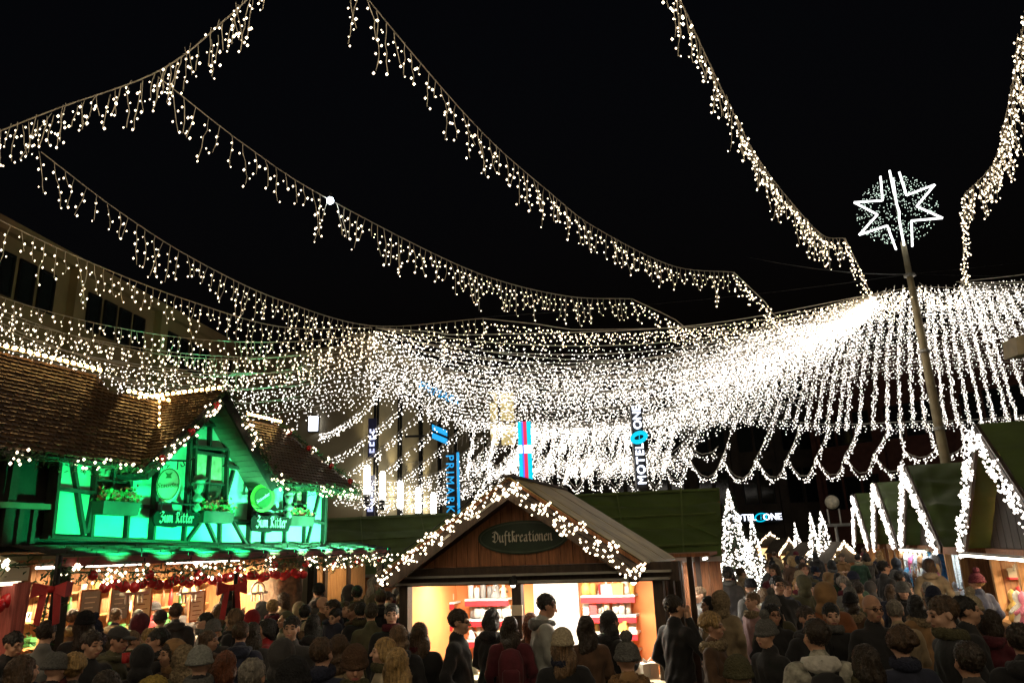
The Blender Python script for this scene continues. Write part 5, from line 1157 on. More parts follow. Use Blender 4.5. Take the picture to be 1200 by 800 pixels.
# golden lit stall fronts far down the street
for k, (x, y, d, w, lb) in enumerate(((903, 632, 48, 2.2, 'far stall roof glowing with golden bulbs under the hotel sign'), (925, 640, 44, 1.5, 'small far stall roof with golden bulbs'), (962, 646, 36, 2.4, 'pale lit stall roof before the bulb-lit fir pair'), (990, 648, 30, 1.6, 'low lit stall roof beside the gabled row'))):
    P = at_y(x, y, d); e = empty('far_stall', (P.x, P.y, 0), lb, 'stall', rz=.2)
    q = MB(); q.prism([(-w / 2, 0, P.z - .35), (w / 2, 0, P.z - .35), (0, 0, P.z + .45)], (0, 1.6, 0)); q.build('roof', mat('far_roof', (.09, .07, .05), .8), e)
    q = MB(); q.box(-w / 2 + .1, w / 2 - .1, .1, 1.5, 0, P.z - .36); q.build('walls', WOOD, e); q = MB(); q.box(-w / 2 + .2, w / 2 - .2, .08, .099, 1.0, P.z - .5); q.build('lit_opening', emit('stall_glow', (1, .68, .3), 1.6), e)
    q = MB(); rnd = random.Random(k)
    for _ in range(70): t = rnd.uniform(-1, 1); q.octa((t * w / 2, -.05, P.z + .42 - abs(t) * .8 + rnd.uniform(-.1, .05)), .04)
    q.build('bulbs', BULB, e, kind='stuff')
# pale floodlight box at the right edge, on its pole behind the stalls
P = at_y(1190, 405, 13.5); e = empty('pole_floodlight', (P.x + .25, P.y, 0), 'pale box floodlight on a pole above the gabled stalls', 'floodlight'); z = P.z
q = MB(); q.hexa([(-.38, -.2, z - .22), (.3, -.2, z - .16), (.3, .2, z - .16), (-.38, .2, z - .22)], [(-.35, -.2, z + .12), (.3, -.2, z + .26), (.3, .2, z + .26), (-.35, .2, z + .12)]); q.build('lamp_box', GM['cream'], e)
q = MB(); q.tube([(.2, .3, 0), (.2, .3, z - .1)], .05, 8); q.tube([(.2, .3, z - .2), (.2, 0, z - .2)], .03, 6); q.build('pole', STEEL, e)
# ------------------------------------------------------------------ people: one continuous surface grown from a distance field
def surface_net(F, xs, ys, zs):
    nx, ny, nz = F.shape; ins = F < 0
    cs = np.zeros((nx - 1, ny - 1, nz - 1), np.int8)
    for dx in (0, 1):
        for dy in (0, 1):
            for dz in (0, 1): cs += ins[dx:nx - 1 + dx, dy:ny - 1 + dy, dz:nz - 1 + dz]
    act = (cs > 0) & (cs < 8); I = np.argwhere(act); n = len(I); idx = -np.ones(act.shape, np.int64); idx[act] = np.arange(n)
    S = np.zeros((n, 3)); C = np.zeros(n); G = (xs, ys, zs)
    co = [(a, b, c) for a in (0, 1) for b in (0, 1) for c in (0, 1)]
    for a in co:
        for ax in range(3):
            if a[ax]: continue
            b = list(a); b[ax] = 1
            fa = F[I[:, 0] + a[0], I[:, 1] + a[1], I[:, 2] + a[2]]; fb = F[I[:, 0] + b[0], I[:, 1] + b[1], I[:, 2] + b[2]]
            m = (fa < 0) != (fb < 0); t = np.where(m, fa / np.where(m, fa - fb, 1), 0)
            for k in range(3):
                g = G[k]; p0 = g[I[:, k] + a[k]]; p1 = g[I[:, k] + b[k]]; S[:, k] += np.where(m, p0 + (p1 - p0) * t, 0)
            C += m
    V = S / C[:, None]; faces = []
    for ax in range(3):
        o1, o2 = (ax + 1) % 3, (ax + 2) % 3
        sl0 = [slice(None)] * 3; sl1 = [slice(None)] * 3; sl0[ax] = slice(0, -1); sl1[ax] = slice(1, None)
        A, B = ins[tuple(sl0)], ins[tuple(sl1)]; E = np.argwhere(A != B)
        ok = (E[:, o1] > 0) & (E[:, o2] > 0) & (E[:, o1] < F.shape[o1] - 1) & (E[:, o2] < F.shape[o2] - 1); E = E[ok]
        if not len(E): continue
        def cell(d1, d2):
            c = E.copy(); c[:, o1] += d1; c[:, o2] += d2; return idx[c[:, 0], c[:, 1], c[:, 2]]
        q = np.stack([cell(-1, -1), cell(0, -1), cell(0, 0), cell(-1, 0)], 1); inside_first = A[E[:, 0], E[:, 1], E[:, 2]]
        q[~inside_first] = q[~inside_first][:, ::-1]; faces.append(q)
    return V, np.concatenate(faces)
def d_ell(p, c, r):
    q = (p - np.array(c)) ; r = np.array(r); k0 = np.linalg.norm(q / r, axis=-1); k1 = np.linalg.norm(q / (r * r), axis=-1); return k0 * (k0 - 1) / np.maximum(k1, 1e-6)
def d_cone(p, a, b, ra, rb, fl=1.0):
    a, b = np.array(a, float), np.array(b, float); q = p - a; ba = b - a; t = np.clip((q @ ba) / (ba @ ba), 0, 1); w = q - t[..., None] * ba
    if fl != 1.0: w = w * np.array((1, 1 / fl, 1)); 
    return (np.linalg.norm(w, axis=-1) - (ra + (rb - ra) * t)) * (1 if fl == 1 else .8)
def ev(pr, p):
    return d_ell(p, *pr[1]) if pr[0] == 'e' else d_cone(p, *pr[1])
def smin(a, b, k):
    h = np.clip(.5 + .5 * (b - a) / k, 0, 1); return b * (1 - h) + a * h - k * h * (1 - h)
def axis(lo, f0, f1, hi, c, f):
    return np.concatenate([np.arange(lo, f0 - 1e-6, c), np.arange(f0, f1 - 1e-6, f), np.arange(f1, hi, c)])
def to_mesh(name, V, Fc, mi=None, nm=1, smooth=True):
    me = D.meshes.new(name); me.vertices.add(len(V)); me.vertices.foreach_set('co', V.astype(np.float32).ravel()); me.loops.add(len(Fc) * 4); me.loops.foreach_set('vertex_index', Fc.astype(np.int32).ravel())
    me.polygons.add(len(Fc)); me.polygons.foreach_set('loop_start', np.arange(0, len(Fc) * 4, 4, dtype=np.int32)); me.polygons.foreach_set('use_smooth', [smooth] * len(Fc))
    me.update(calc_edges=True)
    for _ in range(nm): me.materials.append(None)
    if mi is not None: me.polygons.foreach_set('material_index', mi.astype(np.int32))
    return me
HP = np.array((0, .0, 1.5))
def head_mat(turn, nod):
    return Matrix.Translation(HP) @ Matrix.Rotation(RAD(turn), 4, 'Z') @ Matrix.Rotation(RAD(nod), 4, 'X') @ Matrix.Translation(-HP)
ARM = {  # elbow, wrist, hand direction for a right arm (x<0 is the person's right, facing -y); left mirrored
    'down': ((-.25, .05, 1.14), (-.245, -.03, .90), (0.02, -.15, -1)), 'pocket': ((-.28, .07, 1.15), (-.2, -.06, .98), (.35, -.35, -.9)), 'cup': ((-.25, -.02, 1.13), (-.09, -.27, 1.19), (.55, -.7, .3)),
    'mouth': ((-.27, -.06, 1.16), (-.08, -.22, 1.40), (.4, -.25, .85)), 'phone': ((-.33, -.06, 1.2), (-.13, -.07, 1.52), (.25, .05, .95)), 'swing': ((-.25, .14, 1.16), (-.24, .1, .93), (0, -.2, -1)), 'fwd': ((-.24, -.06, 1.14), (-.2, -.28, 1.1), (.1, -1, 0)), 'hip': ((-.33, .04, 1.17), (-.24, -.08, 1.0), (.5, -.5, -.5))}
BODY = {}
def hand_geo(w, d, side):
    """palm and five separate, bent fingers"""
    w = Vector(w); d = Vector(d).normalized(); sd = d.cross(Vector((0, 0, 1)) if abs(d.z) < .8 else Vector((0, 1, 0))).normalized() * side; nr = sd.cross(d).normalized() * -side
    q = MB(); q.tube([w - d * .03, w + d * .01, w + d * .05, w + d * .085], [.026, .028, .036, .034], 8)
    for k, (L, s) in enumerate(((.062, -.030), (.074, -.010), (.07, .010), (.054, .029))):
        b0 = w + d * .08 + sd * s; q.tube([b0, b0 + d * L * .45 + nr * .006, b0 + d * L * .75 + nr * .022, b0 + d * L * .86 + nr * .04], [.0098, .0094, .0086, .0066], 6)
    b0 = w + d * .03 - sd * .03; q.tube([b0, b0 - sd * .022 + d * .03 + nr * .01, b0 - sd * .022 + d * .055 + nr * .026], [.013, .011, .008], 6)
    return q
def body(coat, armR, armL, turn, nod, stride=0.0):
    key = (coat, armR, armL, turn, nod, stride)
    if key in BODY: return BODY[key]
    ex = {'jacket': 0.0, 'puffer': .022, 'coat': .006, 'slim': -.012}[coat]; pr = []
    def add(t, args, tagi, k=.03): pr.append((t, args, tagi, k))
    add('e', ((0, .005, 1.25), (.19 + ex, .125 + ex, .235)), 0); add('e', ((0, -.005, 1.04), (.175 + ex, .13 + ex, .2)), 0, .06); add('e', ((0, .012, .93), (.18 + ex, .14 + ex, .13)), 0, .05)
    add('c', ((-.15, .012, 1.395), (.15, .012, 1.395), .068 + ex * .6, .068 + ex * .6), 0, .05); add('c', ((0, .02, 1.34), (0, .012, 1.46), .10, .07), 0, .05)
    add('c', ((0, .022, 1.45), (0, .024, 1.487), .082, .078), 0, .012)
    if coat == 'coat': add('c', ((0, .005, .98), (0, .01, .60), .185, .215, .78), 0, .05)
    elif coat == 'puffer': add('c', ((0, .005, .95), (0, .008, .84), .2, .2, .8), 0, .04)
    for sd, arm in ((1, armR), (-1, armL)):
        e, w, hd = [np.array(v) * np.array((sd, 1, 1)) for v in ARM[arm]]; s = np.array((-.185 * sd, .012, 1.385))
        add('c', (s, e, .066 + ex * .7, .054 + ex * .6), 0, .035); add('c', (e, w, .052 + ex * .6, .040 + ex * .4), 0, .02)
        st_ = stride * sd
        kn = (-.098 * sd, -.02 - .12 * st_ - .02 * abs(stride), .50); an = (-.1 * sd, .015 - .2 * st_ + (.08 * abs(stride) if st_ < 0 else 0), .10)
        add('c', ((-.093 * sd, .0, .90), kn, .088, .062), 2, .03); add('c', (kn, an, .06, .045), 2, .02); add('e', ((an[0], an[1] - .055, .052), (.048, .125, .055)), 3, .02); add('c', ((an[0], an[1], .07), (an[0], an[1] + .005, .17), .05, .053), 3, .02)
    add('c', ((0, .008, 1.45), (0, .0, 1.56), .054, .052), 1, .01)
    H = head_mat(turn, nod); Hi = np.array(H.inverted()); Hr = []
    def hadd(t, args, k=.02): Hr.append((t, args, 1, k))
    hadd('e', ((0, .016, 1.672), (.077, .097, .092))); hadd('e', ((0, -.028, 1.612), (.060, .068, .078)), .03); hadd('e', ((0, -.062, 1.562), (.028, .026, .024)), .03)
    hadd('c', ((0, -.092, 1.655), (0, -.116, 1.622), .010, .0155), .012); hadd('c', ((-.04, -.082, 1.672), (.04, -.082, 1.672), .013, .013), .02)
    for s in (-1, 1): hadd('e', ((s * .079, .012, 1.638), (.011, .021, .033)), .008); hadd('e', ((s * .043, -.068, 1.612), (.022, .02, .022)), .02)
    hadd('c', ((-.018, -.093, 1.584), (.018, -.093, 1.584), .009, .009), .01)
    xs = axis(-.46, -.115, .115, .46, .026, .0098); ys = axis(-.46, -.14, .13, .30, .026, .0098); zs = axis(-.04, 1.44, 1.80, 1.83, .026, .0098)
    P = np.stack(np.meshgrid(xs, ys, zs, indexing='ij'), -1).astype(np.float32)
    Fd = np.full(P.shape[:3], 10.0, np.float32)
    for t, a, tg, k in pr: Fd = smin(Fd, ev((t, a), P).astype(np.float32), k)
    zi = int(np.searchsorted(zs, 1.40)); sub = P[:, :, zi:]; Q = sub @ Hi[:3, :3].T.astype(np.float32) + Hi[:3, 3].astype(np.float32)
    Fh = np.full(sub.shape[:3], 10.0, np.float32)
    for t, a, tg, k in Hr: Fh = smin(Fh, ev((t, a), Q).astype(np.float32), k)
    for s in (-1, 1): Fh = np.maximum(Fh, -(d_ell(Q, (s * .033, -.104, 1.648), (.02, .022, .012)) + .0))
    Fd[:, :, zi:] = smin(Fd[:, :, zi:], Fh, .012)
    X_, Y_, Z_ = P[..., 0], P[..., 1], P[..., 2]
    wr = .0055 * np.sin(38 * Z_ + 16 * X_ + 3 * np.sin(20 * Y_)) + .0045 * np.sin(62 * X_ + 21 * Z_ + 14 * Y_); Fd = Fd + np.where(Z_ < 1.42, wr, 0) * np.clip((1.42 - Z_) * 12, 0, 1) * np.clip(Z_ * 4 - .8, 0, 1)
    V, Fc = surface_net(Fd, xs, ys, zs)
    C = V[Fc].mean(1); Cq = C @ Hi[:3, :3].T + Hi[:3, 3]
    best = np.full(len(C), 9.0); tg_ = np.zeros(len(C), int)
    for t, a, tg, k in pr:
        dd = ev((t, a), C); m = dd < best - (.004 if tg == 1 else 0); best[m] = dd[m]; tg_[m] = tg
    for t, a, tg, k in Hr:
        dd = ev((t, a), Cq); m = (dd < best) & (C[:, 2] > 1.49); best[m] = dd[m]; tg_[m] = 1
    hm = (tg_ == 1) & (Cq[:, 1] < -.055)
    ax_ = np.abs(Cq[:, 0])
    tg_[hm & (np.abs(ax_ - .033) < .013) & (np.abs(Cq[:, 2] - 1.648) < .006)] = 4
    tg_[hm & (ax_ > .016) & (ax_ < .046) & (np.abs(Cq[:, 2] - 1.677) < .0045)] = 4
    tg_[hm & (ax_ < .025) & (np.abs(Cq[:, 2] - 1.584) < .0065)] = 5
    nV = len(V); Vs, Fs, Ts = [V], [Fc], [tg_]
    tri_fix = []
    for sd, arm in ((1, armR), (-1, armL)):
        if arm == 'pocket': continue
        e, w, hd = [np.array(v) * np.array((sd, 1, 1)) for v in ARM[arm]]; g = hand_geo(w, hd, sd)
        off = sum(len(v) for v in Vs); Vs.append(np.array(g.v)); quads = [f for f in g.f if len(f) == 4]; caps = [f for f in g.f if len(f) != 4]
        for f in caps: quads += [(f[0], f[i], f[i + 1], f[min(i + 2, len(f) - 1)]) for i in range(1, len(f) - 2, 2)]
        Fs.append(np.array(quads) + off); Ts.append(np.full(len(quads), 1))
    me = to_mesh('person', np.concatenate(Vs), np.concatenate(Fs), np.concatenate(Ts), 6); me.validate()
    BODY[key] = (me, H); return BODY[key]
HEADW = {}
def headwear(kind):
    """hair or hat in head coordinates"""
    if kind in HEADW: return HEADW[kind]
    f = .0115; xs = np.arange(-.21, .21, f); ys = np.arange(-.2, .27, f); zs = np.arange(1.18 if kind in ('long', 'wavy', 'tail') else 1.36, 1.92, f)
    P = np.stack(np.meshgrid(xs, ys, zs, indexing='ij'), -1); x, y, z = P[..., 0], P[..., 1], P[..., 2]; rnd = random.Random(hash(kind) % 97 if False else len(kind)); jit = .0
    cap = d_ell(P, (0, .022, 1.680), (.088, .108, .098)); face = d_ell(P, (0, -.125, 1.60), (.098, .095, .105)); ear = np.minimum(d_ell(P, (.09, -.012, 1.62), (.04, .04, .05)), d_ell(P, (-.09, -.012, 1.62), (.04, .04, .05)))
    short = np.maximum(np.maximum(cap, -face), np.maximum(-ear, 1.565 - z - .25 * (.05 - y)))
    d = short
    if kind == 'short':
        d = d + .006 * np.sin(x * 95 + z * 40) * np.sin(y * 80 + z * 60); jit = .004
    elif kind == 'curly':
        for _ in range(90):
            a, b = rnd.uniform(0, 6.283), rnd.uniform(-.35, 1.5); c = (0 + .092 * math.cos(b) * math.cos(a), .025 + .11 * math.cos(b) * math.sin(a), 1.68 + .10 * math.sin(b))
            if c[1] < -.05 and c[2] < 1.72: continue
            d = smin(d, d_ell(P, c, (.032, .032, .03)), .008)
        jit = .004
    elif kind in ('long', 'wavy', 'tail', 'bob'):
        lo = {'long': 1.47, 'wavy': 1.46, 'tail': 1.56, 'bob': 1.58}[kind]; hgt = {'long': .24, 'wavy': .25, 'tail': .12, 'bob': .11}[kind]
        wv = .012 * np.sin(z * (60 if kind == 'wavy' else 25) + x * 20) if kind != 'tail' else 0
        d = smin(d, d_ell(P, (0, .062, lo), (.108, .062, hgt)) + wv, .03)
        for s in (-1, 1): d = smin(d, d_ell(P, (s * .082, .012, lo + .05), (.024, .05, hgt * .72)) + wv, .02)
        if kind == 'tail': d = smin(d, d_cone(P, (0, .11, 1.68), (0, .14, 1.40), .035, .02), .03)
        jit = .004
    elif kind == 'bun': d = smin(d, d_ell(P, (0, .12, 1.735), (.045, .042, .042)), .012); jit = .003
    elif kind in ('beanie', 'pompom', 'cap'):
        b = d_ell(P, (0, .018, 1.695), (.098, .116, .105 if kind != 'cap' else .088)); d = np.maximum(b, (1.645 - .12 * y * (-1)) - z) if kind != 'cap' else np.maximum(b, 1.685 - z)
        ring_ = np.sqrt((np.sqrt((x / .094) ** 2 + ((y - .016) / .112) ** 2) - 1) ** 2 * .0105 + (z - 1.662) ** 2) - .019
        if kind != 'cap': d = smin(d, ring_, .008)
        else: d = smin(d, np.maximum(d_ell(P, (0, -.13, 1.695), (.075, .075, .012)), y + .06 - .0), .008)
        if kind == 'pompom':
            d = smin(d, d_ell(P, (0, .03, 1.835), (.05, .05, .05)), .006)
        jit = .002 if kind != 'pompom' else .0035
    elif kind in ('hood', 'furhood'):
        o = d_ell(P, (0, .035, 1.665), (.118, .14, .14)); o = smin(o, d_ell(P, (0, .04, 1.50), (.125, .11, .09)), .04); inn = d_ell(P, (0, -.05, 1.645), (.095, .15, .12)); d = np.maximum(o, -inn); jit = .002
        if kind == 'furhood':
            t = np.sqrt((np.sqrt((x / .10) ** 2 + ((z - 1.645) / .13) ** 2) - 1) ** 2 * .0132 + (y + .045) ** 2) - .026; d = smin(d, t, .01); jit = .006
    elif kind == 'hooddown':
        d = d_ell(P, (0, .10, 1.46), (.13, .075, .065)); d = smin(d, np.sqrt((np.sqrt((x / .105) ** 2 + ((y - .01) / .11) ** 2) - 1) ** 2 * .0115 + (z - 1.475 - .1 * y) ** 2) - .03, .03); jit = .003
    elif kind == 'scarf':
        d = np.sqrt((np.sqrt((x / .085) ** 2 + ((y - .006) / .09) ** 2) - 1) ** 2 * .0077 + ((z - 1.505) * .75 + .1 * y) ** 2) - .033; jit = .003
    elif kind == 'furcollar':
        d = np.sqrt((np.sqrt((x / .12) ** 2 + ((y - .02) / .105) ** 2) - 1) ** 2 * .0127 + ((z - 1.46) * .8 + .12 * y) ** 2) - .042; jit = .007
    V, Fc = surface_net(d.astype(float), xs, ys, zs)
    r_ = np.random.RandomState(3); V = V + r_.uniform(-jit, jit, V.shape) * 1.6
    HEADW[kind] = to_mesh(kind, V, Fc, None, 1); return HEADW[kind]
# cloth, hair and skin colours
CC = dict(black=(.012, .012, .014), charcoal=(.042, .04, .04), navy=(.018, .022, .045), brown=(.085, .045, .024), olive=(.075, .07, .035), grey=(.12, .12, .115), beige=(.30, .23, .14), cream=(.45, .38, .26), red=(.28, .015, .02), camel=(.28, .16, .07), yellow=(.36, .26, .06), pink=(.40, .24, .24), green=(.03, .07, .04), wine=(.09, .012, .02), jeans=(.04, .06, .11), white=(.55, .53, .48), silver=(.26, .27, .25), rust=(.20, .07, .025))
HC = dict(black=(.010, .009, .008), darkbrown=(.028, .018, .011), brown=(.07, .04, .02), blond=(.36, .23, .09), grey=(.20, .18, .15), red=(.14, .045, .018), lightbrown=(.15, .09, .045))
def cloth(c): return mat('cloth_' + c, CC[c], .85, var=.3, scale=7, bump=.7, bscale=9, sheen=.1)
def hairm(c): return mat('hair_' + c, HC[c], .45, var=.65, scale=55, bump=1.0, bscale=75, stretch=(1, 1, .12), spec=.5)
KNIT = lambda c: mat('wool_' + c, CC[c], .95, var=.3, scale=60, bump=.9, bscale=90)
FUR = lambda c: mat('fur_' + c, CC[c], .95, var=.45, scale=40, bump=1.0, bscale=70)
SKINS = [mat('skin_a', (.50, .29, .19), .5, var=.16, scale=14), mat('skin_b', (.42, .23, .15), .5, var=.16, scale=14), mat('skin_c', (.56, .34, .24), .5, var=.16, scale=14)]
LIPS = mat('lips', (.36, .12, .10), .45, var=.1); EYED = mat('eye_and_brow', (.06, .035, .022), .3, var=.2)
CAMO = mat('mottled_jacket', (.32, .31, .26), .8, var=.75, scale=16, bump=.5, bscale=9)
COATN = dict(jacket='jacket', puffer='padded jacket', coat='long coat', slim='fitted jacket')
HAIRN = dict(short='short %s hair', curly='curly %s hair', long='long %s hair', wavy='wavy %s hair', tail='%s ponytail', bob='%s bob', bun='%s hair bun')
USED = []
def person(P, h, yaw, coat, col, head, hcol, arms=('down', 'down'), turn=0, nod=0, label='', hat=None, hatc='charcoal', extra=(), trousers='charcoal', seed=0, stride=0.0, group=None, coatm=None):
    me, H = body(coat, arms[0], arms[1], turn, nod, stride); o = D.objects.new('person', me); COL.objects.link(o)
    o.location = (P[0], P[1], 0); o.rotation_euler.z = RAD(yaw); s = h / 1.765; o.scale = (s * random.Random(seed).uniform(.96, 1.05), s, s)
    ms = [coatm or cloth(col), SKINS[seed % 3], cloth(trousers), mat('boot_leather', (.02, .015, .012), .5), EYED, LIPS]
    for i, m in enumerate(ms): o.material_slots[i].link = 'OBJECT'; o.material_slots[i].material = m
    tag(o, label, 'person', group); USED.append((P[0], P[1]))
    def wear(nm, kind, m, follow=True):
        c = D.objects.new(nm, headwear(kind)); COL.objects.link(c); c.parent = o; c.matrix_local = H if follow else Matrix.Identity(4)
        c.material_slots[0].link = 'OBJECT'; c.material_slots[0].material = m; return c
    if head: wear('hair', head, hairm(hcol))
    if hat: wear({'hood': 'hood', 'furhood': 'hood'}.get(hat, 'hat'), hat, KNIT(hatc) if hat in ('beanie', 'pompom') else (FUR(hatc) if hat == 'furhood' else cloth(hatc)))
    for k, c in extra:
        if k == 'glasses':
            q = MB()
            for sx in (-1, 1): q.tube([(sx * .033 + .021 * math.cos(a), -.103, 1.648 + .016 * math.sin(a)) for a in [i * .628 for i in range(11)]], .003, 4, False); q.tube([(sx * .055, -.1, 1.652), (sx * .078, .0, 1.65)], .0028, 4, False)
            q.tube([(-.012, -.105, 1.652), (.012, -.105, 1.652)], .003, 4, False); g = q.build('glasses', BLACKM, o); g.matrix_local = H
        else: wear({'scarf': 'scarf', 'furcollar': 'fur_collar', 'hooddown': 'hood'}[k], k, FUR(c) if k == 'furcollar' else KNIT(c) if k == 'scarf' else cloth(c), False)
    return o
def held(o, hand, me_kind, label, col, group=None):
    arm = ARM[hand]; w, d = Vector(arm[1]), Vector(arm[2]).normalized(); M = Matrix.LocRotScale(o.location, o.rotation_euler, o.scale)
    P = M @ (w + d * .1 + Vector((.02, -.03, -.03))); return good(me_kind, P, col, label, group, .95)
def backpack(o, label, col):
    e = empty('backpack', (0, 0, 0), label, 'backpack'); e.matrix_world = Matrix.LocRotScale(o.location, o.rotation_euler, o.scale); m = cloth(col); q = MB()
    q.lathe([(.09, 0), (.135, .03), (.145, .15), (.14, .3), (.1, .4), (.03, .43)], 14); q.v = [(x * 1.0, y * .62 + .205, z + 1.0) for x, y, z in q.v]; q.build('bag', m, e, smooth=True)
    q = MB(); q.lathe([(.08, 0), (.1, .02), (.1, .14), (.07, .17)], 12); q.v = [(x, y * .5 + .285, z + 1.04) for x, y, z in q.v]; q.build('pocket', m, e, smooth=True)
    for s in (-1, 1): q = MB(); q.tube([(s * .08, .14, 1.4), (s * .11, .05, 1.475), (s * .13, -.06, 1.44), (s * .14, -.13, 1.28), (s * .13, .08, 1.08)], .016, 6); q.build('strap', m, e, smooth=True)
